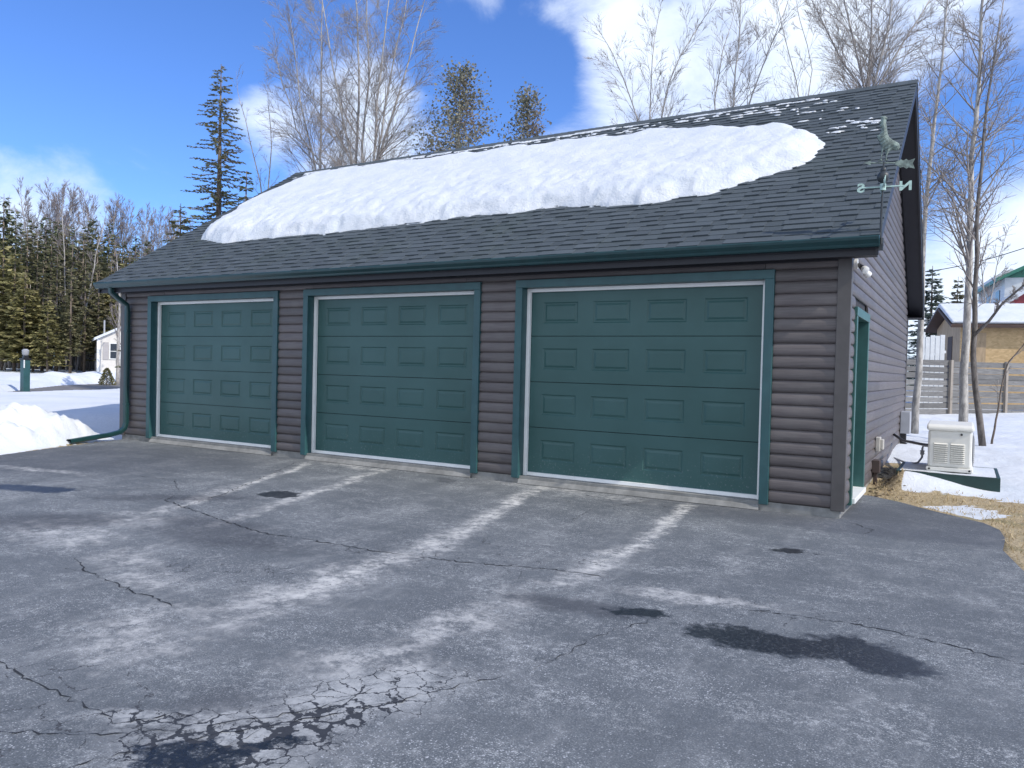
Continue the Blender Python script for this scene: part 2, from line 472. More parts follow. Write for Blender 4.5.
    z2 = union([blob(-2.3, -3.6, 20, 1.2, .6, .5, 1.2), blob(-2.4, -.6, 0, 1.3, .5, .5, 1.2), blob(-.2, -3.8, 10, .6, .25, .4, 1.0),
                blob(-2.1, -6.9, 0, .9, .4, .4, 1.0), blob(-3.3, -5.0, 10, .9, .3, .5, 1.2), blob(-6.6, -3.2, 20, 1.2, .5, .5, 1.2), blob(-7.0, -.8, 70, 1.3, .4, .5, 1.2), blob(.6, -3.8, 0, .8, .3, .5, 1.2)])
    ck2 = m.math('MULTIPLY', m.rng(vor2.outputs['Distance'], .004, .013, 1, 0), m.rng(z2, .3, .6))
    ck2 = m.math('MULTIPLY', ck2, m.rng(wob2.outputs[0], .42, .55))
    c = m.mix(m.math('MULTIPLY', ck2, .88), c, (.03, .03, .035))
    c = m.mix(m.math('MULTIPLY', ck, .93), c, (.022, .025, .033))
    c = m.mix(m.math('MULTIPLY', wet, m.rng(m.noise(75, 3, .7).outputs[0], .50, .66, .94, .50)), c, (.014, .017, .022))
    m.color(c)
    pud = union([blob(-8.05, -4.0, 25, .60, .19, .10, .8), blob(-5.58, -2.55, 28, .20, .22, .08, .25, .2)])
    r = m.rng(wet, 0, 1, .86, .30)
    r = m.math('ADD', r, m.math('MULTIPLY', pud, .18))
    m.rough(r); m.spec(.35)
    h = m.math('ADD', m.math('MULTIPLY', agg.outputs[0], .5), m.math('MULTIPLY', m.noise(75, 3).outputs[0], .8))
    h = m.math('SUBTRACT', h, m.math('MULTIPLY', ck, 1.2))
    h = m.math('MULTIPLY', h, m.rng(pud, .2, .8, 1, 0))
    m.bump(h, .45, .008)
    return m.mat

def mat_bark(name, c1, c2, scale=14):
    m = NB(name)
    n = m.noise(scale, 6, .7, m.mapping((1, 1, .35)))
    c = m.mix(m.rng(n.outputs[0], .35, .65), c1, c2)
    m.color(c); m.rough(.85); m.bump(n.outputs[0], .5, .01)
    return m.mat

def mat_leaf(name, c1, c2, c3=None):
    m = NB(name)
    t = m.attr('tone')
    c = m.mix(t, c1, c2)
    if c3:
        n = m.noise(.9, 3)
        c = m.mix(m.rng(n.outputs[0], .5, .7), c, c3)
    m.color(c); m.rough(.75); m.spec(.2)
    tl = m.N.new('ShaderNodeBsdfTranslucent'); m.link(c, tl.inputs['Color'])
    ms = m.N.new('ShaderNodeMixShader'); ms.inputs[0].default_value = .35
    m.link(m.b.outputs[0], ms.inputs[1]); m.link(tl.outputs[0], ms.inputs[2])
    m.link(ms.outputs[0], m.N['Material Output'].inputs['Surface'])
    return m.mat

def mat_wood(name, c1, c2, grain=(2, 2, 40), tone=True):
    m = NB(name)
    n = m.noise(1.0, 6, .65, m.mapping(grain))
    k = m.noise(5, 4)
    c = m.mix(m.rng(n.outputs[0], .3, .7), c1, c2)
    c = m.mix(m.math('MULTIPLY', m.rng(k.outputs[0], .6, .75), .5), c, tuple(x * .5 for x in c1))
    if tone:
        c = m.mix(1.0, c, m.mix(m.attr('tone'), (.78, .78, .78), (1.22, 1.22, 1.22)), 'MULTIPLY')
    m.color(c); m.rough(.8)
    return m.mat

def mat_osb():
    m = NB('strand_board')
    v = m.N.new('ShaderNodeTexVoronoi'); v.inputs['Scale'].default_value = 9
    m.link(m.mapping((1, 1, 2.2)), v.inputs['Vector'])
    c = m.mix(v.outputs['Color'], (.46, .31, .15), (.66, .47, .26))
    n = m.noise(1.2, 4)
    c = m.mix(m.math('MULTIPLY', m.rng(n.outputs[0], .5, .7), .4), c, (.42, .29, .15))
    m.color(c); m.rough(.8)
    return m.mat

def mat_concrete():
    m = NB('concrete')
    n = m.noise(3, 7, .7); f = m.noise(80, 3)
    c = m.mix(m.rng(n.outputs[0], .3, .7), (.17, .168, .160), (.31, .305, .29))
    m.color(c); m.rough(.85); m.bump(f.outputs[0], .3, .005)
    return m.mat

def mat_patina():
    m = NB('copper_patina')
    n = m.noise(22, 6, .65)
    c = m.mix(m.rng(n.outputs[0], .35, .65), (.10, .125, .115), (.23, .29, .26))
    m.color(c); m.rough(.7); m.b.inputs['Metallic'].default_value = .25
    m.bump(n.outputs[0], .3, .006)
    return m.mat

M = {}
M['siding'] = mat_siding()
M['post'] = paint('brown_trim', (.085, .077, .075), .5, .10)
M['core'] = paint('dark_sheathing', (.030, .026, .028), .8, .1)
M['teal'] = paint('teal_trim', (.026, .086, .094), .42, .10, grime=.06)
M['teal_light'] = paint('teal_side_trim', (.034, .110, .102), .42, .10)
M['door'] = mat_door()
M['seam'] = paint('door_seam', (.010, .026, .026), .7, .05)
M['white'] = paint('white_vinyl', (.90, .895, .87), .35, .03, grime=.12)
M['gutter'] = paint('gutter_green', (.009, .042, .046), .32, .12)
M['spout'] = paint('downspout_green', (.009, .040, .041), .36, .12)
M['soffit'] = paint('dark_soffit', (.011, .011, .017), .6, .08)
M['fascia'] = paint('dark_fascia', (.013, .013, .018), .5, .08)
M['shingle'] = mat_shingle()
M['snow'] = mat_snow()
M['snow_d'] = mat_snow('old_snow', .25)
M['ground'] = mat_ground()
M['asphalt'] = mat_asphalt()
M['crack'] = paint('dark_crack', (.020, .021, .025), .9, .2)  # plain dark colour of the crack ribbons
M['concrete'] = mat_concrete()
M['path'] = paint('wet_road', (.17, .16, .15), .7, .25, scale=2)
M['patina'] = mat_patina()
M['rod'] = paint('dark_iron', (.030, .036, .040), .5, .15)
M['letters'] = paint('verdigris', (.36, .50, .46), .6, .15, scale=30)
M['lampwhite'] = paint('lamp_glass', (.80, .80, .78), .15, .03)
M['black'] = paint('black_plastic', (.015, .015, .017), .4, .1)
M['gen'] = paint('cream_generator', (.74, .73, .68), .38, .03)
M['gen_d'] = paint('generator_slot', (.40, .40, .38), .6, .05)
M['pad'] = paint('pad_green', (.010, .040, .036), .5, .15)
M['grey_box'] = paint('grey_enclosure', (.36, .37, .40), .4, .06)
M['outlet'] = paint('outlet_cover', (.52, .50, .46), .4, .1)
M['brownbox'] = paint('brown_conduit', (.070, .050, .045), .5, .1)
M['fence'] = mat_wood('weathered_fence', (.11, .108, .108), (.205, .20, .195), (3, 3, 55))
M['fencepost'] = mat_wood('fence_post', (.24, .205, .17), (.36, .32, .28), (30, 30, 2))
M['osb'] = mat_osb()
M['ply'] = mat_wood('plywood', (.36, .26, .16), (.50, .37, .24), (10, 10, 2))
M['darkbrown'] = paint('dark_opening', (.06, .035, .028), .7, .1)
M['vinyl'] = paint('white_siding', (.62, .64, .66), .5, .05)
M['cream'] = paint('cream_siding', (.62, .59, .55), .5, .05)
M['shutter'] = paint('grey_shutter', (.38, .36, .36), .5, .05)
M['glass'] = paint('dark_window', (.045, .055, .07), .12, .1)
M['greenmetal'] = paint('green_metal', (.03, .17, .115), .4, .08)
M['red'] = paint('barn_red', (.22, .035, .045), .6, .1)
M['bark_grey'] = mat_bark('grey_bark', (.22, .205, .195), (.44, .41, .38))
M['bark_pale'] = mat_bark('pale_bark', (.24, .225, .21), (.50, .47, .43))
M['bark_brown'] = mat_bark('brown_bark', (.10, .078, .062), (.22, .175, .14))
M['bark_dark'] = mat_bark('dark_bark', (.075, .065, .058), (.18, .16, .145))
M['twig'] = mat_leaf('twig', (.30, .265, .245), (.50, .455, .425))
M['twig_pink'] = mat_leaf('far_twig', (.27, .235, .23), (.44, .39, .385))
M['spruce'] = mat_leaf('spruce_needles', (.11, .115, .065), (.34, .325, .18), (.32, .27, .18))
M['spruce_d'] = mat_leaf('dark_spruce_needles', (.08, .098, .056), (.25, .265, .15))
M['pine'] = mat_leaf('pine_needles', (.17, .17, .07), (.46, .41, .20))
M['cedar'] = mat_leaf('cedar_leaves', (.11, .12, .085), (.34, .32, .24), (.24, .19, .15))
M['frost'] = mat_leaf('snowy_needles', (.07, .10, .075), (.24, .29, .25), (.68, .70, .73))
M['shrub'] = mat_leaf('shrub_leaves', (.12, .12, .055), (.30, .27, .14))
M['straw'] = mat_leaf('dead_grass', (.30, .22, .11), (.68, .55, .34))
M['debris'] = mat_leaf('leaf_litter', (.06, .045, .03), (.24, .19, .13))
M['wire'] = paint('wire', (.03, .03, .035), .5, .05)

# ------------------------------------------------------------------ terrain
rs = np.random.RandomState(7)
_lat = rs.rand(256, 256).astype(np.float64)
def vnoise(x, y):
    xi = np.floor(x).astype(int); yi = np.floor(y).astype(int)
    fx = x - xi; fy = y - yi
    fx = fx*fx*(3-2*fx); fy = fy*fy*(3-2*fy)
    a = _lat[xi % 256, yi % 256]; b = _lat[(xi+1) % 256, yi % 256]
    c = _lat[xi % 256, (yi+1) % 256]; d = _lat[(xi+1) % 256, (yi+1) % 256]
    return (a*(1-fx)+b*fx)*(1-fy) + (c*(1-fx)+d*fx)*fy
def fbm(x, y, o=4, g=.5):
    t = 0; amp = 1; s = 0
    for k in range(o):
        t = t + amp * vnoise(x * 2**k + 17.3*k, y * 2**k + 9.1*k); s += amp; amp *= g
    return t / s
def sstep(x): 
    x = np.clip(x, 0, 1); return x*x*(3-2*x)
def poly_dist(px, py, poly):
    d = np.full(px.shape, 1e9); ins = np.zeros(px.shape, bool); n = len(poly)
    for i in range(n):
        ax, ay = poly[i]; bx, by = poly[(i+1) % n]
        ex, ey = bx-ax, by-ay
        t = np.clip(((px-ax)*ex + (py-ay)*ey) / (ex*ex+ey*ey), 0, 1)
        d = np.minimum(d, np.hypot(px-ax-t*ex, py-ay-t*ey))
        cond = ((ay > py) != (by > py))
        xs = ax + (py-ay) * ex / (ey if ey else 1e-9)
        ins ^= cond & (px < xs)
    return np.where(ins, -d, d)
def line_dist(px, py, pts, w):
    d = np.full(px.shape, 1e9)
    for i in range(len(pts)-1):
        ax, ay = pts[i]; bx, by = pts[i+1]; ex, ey = bx-ax, by-ay
        t = np.clip(((px-ax)*ex + (py-ay)*ey) / (ex*ex+ey*ey), 0, 1)
        d = np.minimum(d, np.hypot(px-ax-t*ex, py-ay-t*ey) - (w[i]*(1-t) + w[i+1]*t))
    return d

W_, D_ = 12.54, 9.0
DRIVE = [(-12.5, .10), (-12.3, -.55), (-11.95, -1.5), (-11.46, -2.65), (-11.0, -4.5), (-10.4, -7), (-10, -30), (4.5, -30), (3.0, -9),
         (2.2, -4.2), (1.68, -2.3), (1.52, -1.4), (1.42, -.7), (1.46, -.1), (1.43, .38), (1.30, .72), (1.10, .92), (.78, 1.25), (.45, 1.65), (.10, 1.95), (-.1, 1.95), (-.1, .10)]
PATH = [(-60., 3.2), (-42., 4.0), (-31.0, 4.6), (-27.6, 5.4), (-29.6, 8.0), (-33.0, 12.0), (-37.5, 15.8), (-40., 22.)]
PATH = [(-70., -14.), (-45., -4.), (-31.0, 2.2), (-27.5, 4.9), (-29.8, 8.3), (-33.3, 12.0), (-37.0, 15.6), (-41., 22.)]
PATHW = [1.2, 1.2, 1.1, 1.2, 1.9, 2.6, 2.8, 2.8]

def terrain(px, py):
    dd = poly_dist(px, py, DRIVE)
    dp = line_dist(px, py, PATH, PATHW)
    left = px < -6
    n1 = fbm(px*.35, py*.35, 4) - .5
    n2 = fbm(px*1.9+40, py*1.9, 4, .6) - .5
    n3 = fbm(px*.12+9, py*.12+3, 3) - .5
    # left: ploughed edge, then a smooth field, a far rise
    far = np.hypot(px + 5, py + 5)
    hl = -.12 + .34*sstep((dd-.05)/2.8) + .10*n1*sstep(dd/2) + .05*n2*sstep(dd/.5)*np.exp(-dd/2.5)
    hl = hl + .33*sstep((far-34)/24) 
    pile = .50*np.exp(-(((px+13.0)/.8)**2 + ((py+1.5)/.8)**2)) + .26*np.exp(-(((px+12.6)/.6)**2 + ((py+2.5)/.9)**2)) + .16*np.exp(-(((px+12.7)/.45)**2 + ((py+.95)/.5)**2))
    chunk = fbm(px*3.2, py*3.2+5, 4, .6)
    hl = hl + (pile * (.45 + 1.05*chunk) + .22*np.clip(pile*3, 0, 1)*(fbm(px*6.5+3, py*6.5, 3, .6)-.5)) * sstep((dd-.02)/.35)
    # bank behind the road and round the lamp
    bank = np.exp(-((dp-1.3)/1.3)**2) * (.16 + .55*(fbm(px*.55+3, py*.55, 4)-.35)) * sstep((far-37)/4)
    hl = hl + np.where(dp > 0, bank, 0) + .18*n2*sstep((far-30)/6)*np.exp(-np.maximum(dp, 0)/4)
    hl = np.where(dp < .5, np.minimum(hl, -.12 + .45*sstep((dp+.1)/.6)), hl)
    # right: bare grass by the asphalt, thin then deeper snow behind
    hr = -.115 + .015*n2 + .04*sstep((dd-.1)/.7) + .22*sstep((py-2.3)/5) + .10*n1*sstep((py-2)/3) + .05*n2*sstep((py-2.6)/1.5) + .12*sstep((py-12)/14) + .10*sstep((px-1.2)/3)*sstep((py-1)/3)
    hr = hr + .30*sstep((py-26)/20)
    hr = hr + .20*np.exp(-((py-2.95)/.45)**2)*sstep((1.55-px)/1.2)*sstep((px-.15)/.25)
    w = sstep((px+10.5)/6)
    h = hl*(1-w) + hr*w + .4*n3*sstep((far-70)/60)
    # under the asphalt and under the garage
    h = np.where(dd < 0, np.minimum(-.105 + dd*1.2, -.12), h)
    inside = (px > -W_+.08) & (px < -.06) & (py > .05) & (py < D_-.05)
    h = np.where(inside, -.35, h)
    h = np.maximum(h, -.5)
    # snow amount
    s_l = .5 + .5*sstep((dd-.06)/.16) - .5*sstep((.07-dd)/.05)
    strip = fbm(px*1.1+70, py*1.6, 4, .6)
    s_r = sstep((py - 2.15 - .18*(px-.6) + .75*(strip-.5))/.5)
    s_r = np.maximum(s_r, .62*sstep((strip-.55)/.12)*sstep(dd/.2)*(px > .2))
    s_r = np.maximum(s_r, sstep((px-3.6)/.8))
    s_r = np.where((py < 5) & (px < .42), s_r*.15, s_r)
    s = np.where(px > -6, s_r, s_l)
    dirt = np.where(left, np.exp(-np.maximum(dp,0)/3.0)*sstep((far-22)/6)*.9 + .25*np.exp(-dd/.8), .35*sstep((px+2)/4))
    return h, s, dirt

def make_terrain():
    xs = np.unique(np.round(np.concatenate([np.linspace(-900, -100, 9), np.arange(-90, -60, 3), np.arange(-60, -32, .5), np.arange(-32, -17, .22), np.arange(-17, -11, .07),
                    np.arange(-11, -.6, .45), np.arange(-.6, 4.2, .055), np.arange(4.2, 10, .2), np.arange(10, 40, 1.2), np.linspace(42, 900, 10)]), 3))
    ys = np.unique(np.round(np.concatenate([np.linspace(-900, -40, 8), np.arange(-36, -5, 1.5), np.arange(-5, 4.6, .065), np.arange(4.6, 22, .16), np.arange(22, 45, .5), np.arange(46, 90, 3), np.linspace(95, 900, 10)]), 3))
    X, Y = np.meshgrid(xs, ys)
    h, s, dirt = terrain(X.ravel(), Y.ravel())
    me = bpy.data.meshes.new('snow_ground')
    nx, ny = len(xs), len(ys)
    co = np.stack([X.ravel(), Y.ravel(), h], 1).astype(np.float32)
    me.vertices.add(nx*ny); me.vertices.foreach_set('co', co.ravel())
    i, j = np.meshgrid(np.arange(nx-1), np.arange(ny-1))
    a = (j*nx + i).ravel()
    q = np.stack([a, a+1, a+nx+1, a+nx], 1)
    me.loops.add(q.size); me.loops.foreach_set('vertex_index', q.ravel())
    me.polygons.add(len(q)); me.polygons.foreach_set('loop_start', np.arange(0, q.size, 4)); 
    me.polygons.foreach_set('use_smooth', np.ones(len(q), bool))
    me.update(calc_edges=True)
    for nm, val in (('snow', s), ('dirt', dirt)):
        at_ = me.attributes.new(nm, 'FLOAT', 'POINT'); at_.data.foreach_set('value', val.astype(np.float32))
    me.materials.append(M['ground'])
    o = bpy.data.objects.new('snow_ground', me); COL.objects.link(o)
    tag(o, kind='structure')
make_terrain()
def gz(x, y):
    return float(terrain(np.array([float(x)]), np.array([float(y)]))[0][0])

ZD = -.10
b = MB()
b.add([(x, y, ZD) for x, y in DRIVE] , [tuple(range(len(DRIVE)))])
drv = b.build('driveway', M['asphalt']); tag(drv, kind='structure')
bmx = bmesh.new(); bmx.from_mesh(drv.data); bmesh.ops.triangulate(bmx, faces=bmx.faces[:]); 
for f in bmx.faces:
    if f.normal.z < 0: f.normal_flip()
bmx.to_mesh(drv.data); bmx.free()

def strip_path():
    m = MB(); vs = []
    for i, (x, y) in enumerate(PATH):
        x0, y0 = PATH[max(i-1, 0)]; x1, y1 = PATH[min(i+1, len(PATH)-1)]
        t = Vector((x1-x0, y1-y0, 0)).normalized(); n = Vector((-t.y, t.x, 0)); w = PATHW[i] + .35
        vs += [Vector((x, y, -.02)) + n*w, Vector((x, y, -.02)) - n*w]
    m.add(vs, [(2*i+1, 2*i+3, 2*i+2, 2*i) for i in range(len(PATH)-1)])
    return m.build('road', M['path'])
tag(strip_path(), kind='structure')

def crack_strip(pts, w0, seed, z=.003, fork=.25):
    """one crack: jagged ribbon of changing width lying on the asphalt"""
    r = random.Random(seed); m = MB()
    def ribbon(pl, w):
        P = [Vector((x, y, 0)) for x, y in pl]; fine = []
        for i in range(len(P)-1):
            n = max(2, int((P[i+1]-P[i]).length / .035))
            for k in range(n):
                q = P[i].lerp(P[i+1], k/n)
                fine.append(q + Vector((r.gauss(0, .011), r.gauss(0, .011), 0)))
        fine.append(P[-1]); vs = []
        for i, p in enumerate(fine):
            t = (fine[min(i+1, len(fine)-1)] - fine[max(i-1, 0)]).normalized(); nn = Vector((-t.y, t.x, 0))
            e = min(1, min(i, len(fine)-1-i) / 4)
            ww = w * (.10 + 1.3*r.random()**1.5) * (.2 + .8*e)
            vs += [p + nn*ww + Vector((0, 0, ZD+z)), p - nn*ww + Vector((0, 0, ZD+z))]
        m.add(vs, [(2*i+1, 2*i+3, 2*i+2, 2*i) for i in range(len(fine)-1)])
        return fine
    f = ribbon(pts, w0)
    for p in f[3:-3]:
        if r.random() < fork * .25:
            a = r.uniform(0, 2*math.pi); l = r.uniform(.08, .35)
            ribbon([(p.x, p.y), (p.x+l*math.cos(a), p.y+l*math.sin(a))], w0*.5)
    return m
cr = MB()
for k, (pts, w) in enumerate([
    ([(-6.4, -3.3), (-6.25, -3.54), (-5.04, -3.86), (-4.18, -4.05), (-3.66, -3.99), (-2.91, -3.97), (-2.21, -3.86), (-1.62, -3.65), (-1.08, -3.6)], .008),
    ([(-3.3, -6.75), (-2.9, -6.79), (-2.5, -6.82), (-2.16, -6.81), (-2.02, -6.83), (-1.83, -6.82), (-1.74, -6.65), (-1.61, -6.65)], .0045),
    ([(-4.6, -5.45), (-4.22, -5.6), (-3.53, -5.71), (-3.19, -5.73), (-2.98, -5.78)], .006),
    ([(-.13, -3.78), (.19, -3.73), (.59, -3.68), (1.01, -3.76), (1.4, -3.89), (1.8, -3.95)], .006),
    ([(-.45, -4.2), (-.65, -4.75), (-.7, -5.3)], .003),
    ([(-7.6, -.35), (-6.9, -1.5), (-6.1, -2.9), (-5.7, -3.8)], .006),
    ([(-2.0, -.2), (-2.35, -1.2), (-2.2, -2.0)], .004),
    ([(-6.7, -3.05), (-7.4, -2.6), (-8.2, -2.7)], .006),
    ([(-1.75, -7.3), (-1.62, -7.0), (-1.45, -6.7), (-1.3, -6.5), (-1.1, -6.15), (-.95, -5.85), (-.8, -5.55)], .004),
    ([(-2.3, -7.2), (-1.95, -7.02), (-1.7, -6.85), (-1.45, -6.55), (-1.28, -6.3), (-1.22, -6.0)], .004),
    ([(.05, -.1), (.35, -.45), (.3, -.8)], .004)]):
    c_ = crack_strip(pts, w, 50+k)
    cr.add(c_.v, c_.f)
tag(cr.build('driveway_crack', M['crack']), kind='structure')

# ------------------------------------------------------------------ the garage
H = 2.55
DOORS = [(-11.76, -8.41), (-7.85, -4.56), (-4.01, -.74)]
OV, EY, EZ = .305, -.321, 2.815                # rake overhang, eave edge (drip line), eave height of the roof plane
RY, RZ = 4.493, 5.922
SL = (RZ - EZ) / (RY - EY)
def roofz(y): return EZ + (y - EY) * SL if y <= RY else EZ + (2*RY - EY - y) * SL
BY = 2*RY - EY
rnd = random.Random(3)

G = empty('garage_building', (-W_/2, 0, 0), 'long brown log-sided three-door garage with green doors and snowy shingle roof', 'garage')
def loc(o):        # children were modelled in world coordinates
    o.matrix_parent_inverse = Matrix.Translation(G.location).inverted(); return o
def gpart(mb, name, mats, parent=None, label=None, **k):
    o = mb.build(name, mats, parent if parent else G, **k)
    if not parent: loc(o)
    if label: o['label'] = label
    return o

# foundation
b = MB()
b.box(-W_+.01, -.01, -.012, .25, -.5, -.004)
b.box(-.25, -.012, .25, D_-.01, -.5, -.003)
b.box(-W_+.01, -W_+.2, .25, D_-.01, -.5, -.003)
for x0, x1 in DOORS:   # aprons in front of the doors
    b.prism([(x0+.1, -.012, -.105), (x0+.1, -.06, -.094), (x0+.1, -.03, -.045), (x0+.1, .13, -.012), (x0+.1, .13, -.105)], (x1-x0-.2, 0, 0))
gpart(b, 'foundation', M['concrete'])

# sheathing behind the siding
b = MB()
segs = [(-W_+.01, DOORS[0][0]+.09), (DOORS[0][1]-.09, DOORS[1][0]+.09), (DOORS[1][1]-.09, DOORS[2][0]+.09), (DOORS[2][1]-.09, -.012)]
for x0, x1 in segs: b.box(x0, x1, .002, .16, 0, H-.09)
b.box(-W_+.01, -.012, .002, .16, H-.09, 2.78)
def gable(x0, x1, m_):
    m_.prism([(x0, .16, 0), (x0, D_, 0), (x0, D_, roofz(D_)-.22), (x0, RY, RZ-.2), (x0, .16, roofz(.16)-.22)], (x1-x0, 0, 0))
gable(-W_+.01, -W_+.15, b)
# right wall has the side-door opening y .53-1.62, z up to 2.08
SD0, SD1, SDH = .55, 1.60, 2.07
q0, q1 = SD0-.01, SD1+.01
b.box(-.15, -.012, .16, q0, 0, roofz(.16)-.22)
b.prism([(-.15, q0, SDH+.01), (-.15, q1, SDH+.01), (-.15, q1, roofz(q1)-.22), (-.15, q0, roofz(q0)-.22)], (.138, 0, 0))
b.prism([(-.15, q1, 0), (-.15, D_, 0), (-.15, D_, roofz(D_)-.22), (-.15, RY, RZ-.2), (-.15, q1, roofz(q1)-.22)], (.138, 0, 0))
b.box(-W_+.15, -.15, D_-.15, D_, 0, 2.8)
gpart(b, 'sheathing', M['core'])

# log siding
CH = H / 19
PROF = [(0, -.002), (.025, -.014), (.08, -.021), (.22, -.0255), (.45, -.0265), (.68, -.024), (.84, -.0185), (.94, -.011), (1, -.002)]
def row(m_, p, q, axis, z0, h, tone):
    """one siding course from p to q along axis ('x' on the front, 'y' on the right wall)"""
    vs = []; n = len(PROF)
    for s_ in (p, q):
        for t, d in PROF:
            vs.append((s_, d, z0 + t*h) if axis == 'x' else ((-d, s_, z0 + t*h) if axis == 'y' else (-W_ + d, s_, z0 + t*h)))
    fs = [(i, n+i, n+i+1, i+1) for i in range(n-1)]
    fs += [tuple(range(n)), tuple(range(n, 2*n))[::-1]]
    m_.add(vs, fs, tone)
def pieces(a, z, lo=2.2, hi=4.2):
    p, q = a; out = []; x = p; first = True
    while x < q - 1e-6:
        l = rnd.uniform(lo, hi) * (rnd.uniform(.3, 1) if first else 1); first = False
        e = min(q, x + l)
        if q - e < .5: e = q
        out.append((x, e - (.004 if e < q else 0))); x = e
    return out
b = MB()
POSTW = .10
fs = [(-W_+POSTW, DOORS[0][0]), (DOORS[0][1], DOORS[1][0]), (DOORS[1][1], DOORS[2][0]), (DOORS[2][1], -POSTW)]
nrow = int(2.80 / CH)
for k in range(nrow):
    z = k*CH
    if z < H - .01:
        for s_ in fs: row(b, s_[0]+.002, s_[1]-.002, 'x', z, CH, rnd.random())
    else:
        for s_ in pieces((-W_+POSTW, -POSTW), z): row(b, s_[0], s_[1], 'x', z, CH, rnd.random())
gpart(b, 'siding', M['siding'], smooth=True, angle=50)
b = MB()
k = 0
while True:
    z = k*CH; zt = z + CH
    if zt > RZ - .35: break
    y0 = .075; y1 = D_ - .07
    lo_ = EY + (zt + .20 - EZ)/SL
    y0 = max(y0, lo_); y1 = min(y1, 2*RY - lo_)
    if y1 - y0 < .2: break
    runs = [(y0, y1)]
    if zt <= SDH + .10 + .02: runs = [(y0, SD0-.10), (SD1+.10, y1)]
    elif z < SDH + .10: runs = [(y0, SD0-.10), (SD1+.10, y1)]
    for r_ in runs:
        if r_[1]-r_[0] < .05: continue
        for s_ in pieces(r_, z): row(b, s_[0], s_[1], 'y', z, CH, rnd.random())
    k += 1
gpart(b, 'siding', M['siding'], smooth=True, angle=50)
b = MB()
for k in range(20): row(b, .075, D_-.07, 'l', k*CH, CH, rnd.random())
gpart(b, 'siding', M['siding'], smooth=True, angle=50)

# corner posts
for x in (-POSTW, -W_-.036):
    b = MB()
    if x > -1: 
        b.box(-POSTW, .036, -.040, .0, -.02, 2.80); b.box(.0, .036, .0, .072, -.02, 2.80)
    else:
        b.box(-W_-.036, -W_+POSTW, -.040, .0, -.02, 2.80); b.box(-W_-.036, -W_, .0, .072, -.02, 2.80)
    gpart(b, 'corner_post', M['post'], bevel=.004)
b = MB(); b.box(-.02, .036, D_-.07, D_+.03, -.02, 2.62)
gpart(b, 'corner_post', M['post'], bevel=.004)

# overhead doors
def overhead_door(x0, x1):
    tr = MB(); w = .10
    tr.box(x0, x0+w, -.052, .14, -.03, H-w)
    tr.box(x1-w, x1, -.052, .14, -.03, H-w)
    tr.box(x0, x1, -.055, .14, H-w, H)
    gpart(tr, 'door_trim', M['teal'], bevel=.004)
    a, e = x0+w, x1-w
    root = MB()
    # backing slab behind the four sections
    root.box(a+.004, e-.004, .172, .20, .0, H-w)
    d = gpart(root, 'garage_door', M['seam'])
    zb = .035; zt = H - w - .02; sh = (zt - zb)/4
    for k in range(4):
        m_ = MB(); z0 = zb + k*sh + .004; z1 = zb + (k+1)*sh - .004
        yp = .135
        L_ = e - a - .07; xs0 = a + .035
        mg = L_ * .062; pitch = (L_ - 2*mg) / (4 - .30); pw = pitch * .70
        vs0 = []
        # top/bottom/left/right bands come with the cells: one ring set per cell
        edges = [xs0] + [xs0 + mg + pw + (i+.5)*0 + i*pitch + (pitch-pw)/2 for i in range(3)] + [xs0 + L_]
        for i in range(4):
            cx0, cx1 = edges[i], edges[i+1]
            px0 = xs0 + mg + i*pitch; px1 = px0 + pw
            pz0 = z0 + sh*.27; pz1 = z1 - sh*.26
            rings = [(cx0, cx1, z0, z1, yp), (px0, px1, pz0, pz1, yp), (px0+.014, px1-.014, pz0+.014, pz1-.014, yp+.011),
                     (px0+.028, px1-.028, pz0+.028, pz1-.028, yp+.011), (px0+.052, px1-.052, pz0+.052, pz1-.052, yp+.001)]
            vs = []
            for r_ in rings:
                vs += [(r_[0], r_[4], r_[2]), (r_[1], r_[4], r_[2]), (r_[1], r_[4], r_[3]), (r_[0], r_[4], r_[3])]
            ff = []
            for q in range(len(rings)-1):
                for s_ in range(4):
                    s2 = (s_+1) % 4
                    ff.append((q*4+s_, q*4+s2, (q+1)*4+s2, (q+1)*4+s_))
            ff.append(tuple((len(rings)-1)*4 + s_ for s_ in range(4)))
            m_.add(vs, ff)
        # section returns (top and bottom lips)
        m_.add([(xs0, yp, z0), (xs0+L_, yp, z0), (xs0+L_, .172, z0-.003), (xs0, .172, z0-.003)], [(0, 3, 2, 1)])
        m_.add([(xs0, yp, z1), (xs0+L_, yp, z1), (xs0+L_, .172, z1), (xs0, .172, z1)], [(0, 1, 2, 3)])
        m_.build('door_section', M['door'], d)
    # weather strips: white vinyl, and the white bottom seal
    ws = MB(); ws.box(a+.002, a+.048, .085, .128, -.003, H-w-.002); ws.build('side_seal', M['white'], d)
    ws = MB(); ws.box(e-.048, e-.002, .085, .128, -.003, H-w-.002); ws.build('side_seal', M['white'], d)
    ws = MB(); ws.box(a+.05, e-.05, .082, .130, H-w-.046, H-w-.003); ws.build('top_seal', M['white'], d)
    ws = MB(); ws.box(a+.05, e-.05, .098, .165, .000, .042); ws.build('bottom_seal', M['white'], d)
for x0, x1 in DOORS: overhead_door(x0, x1)

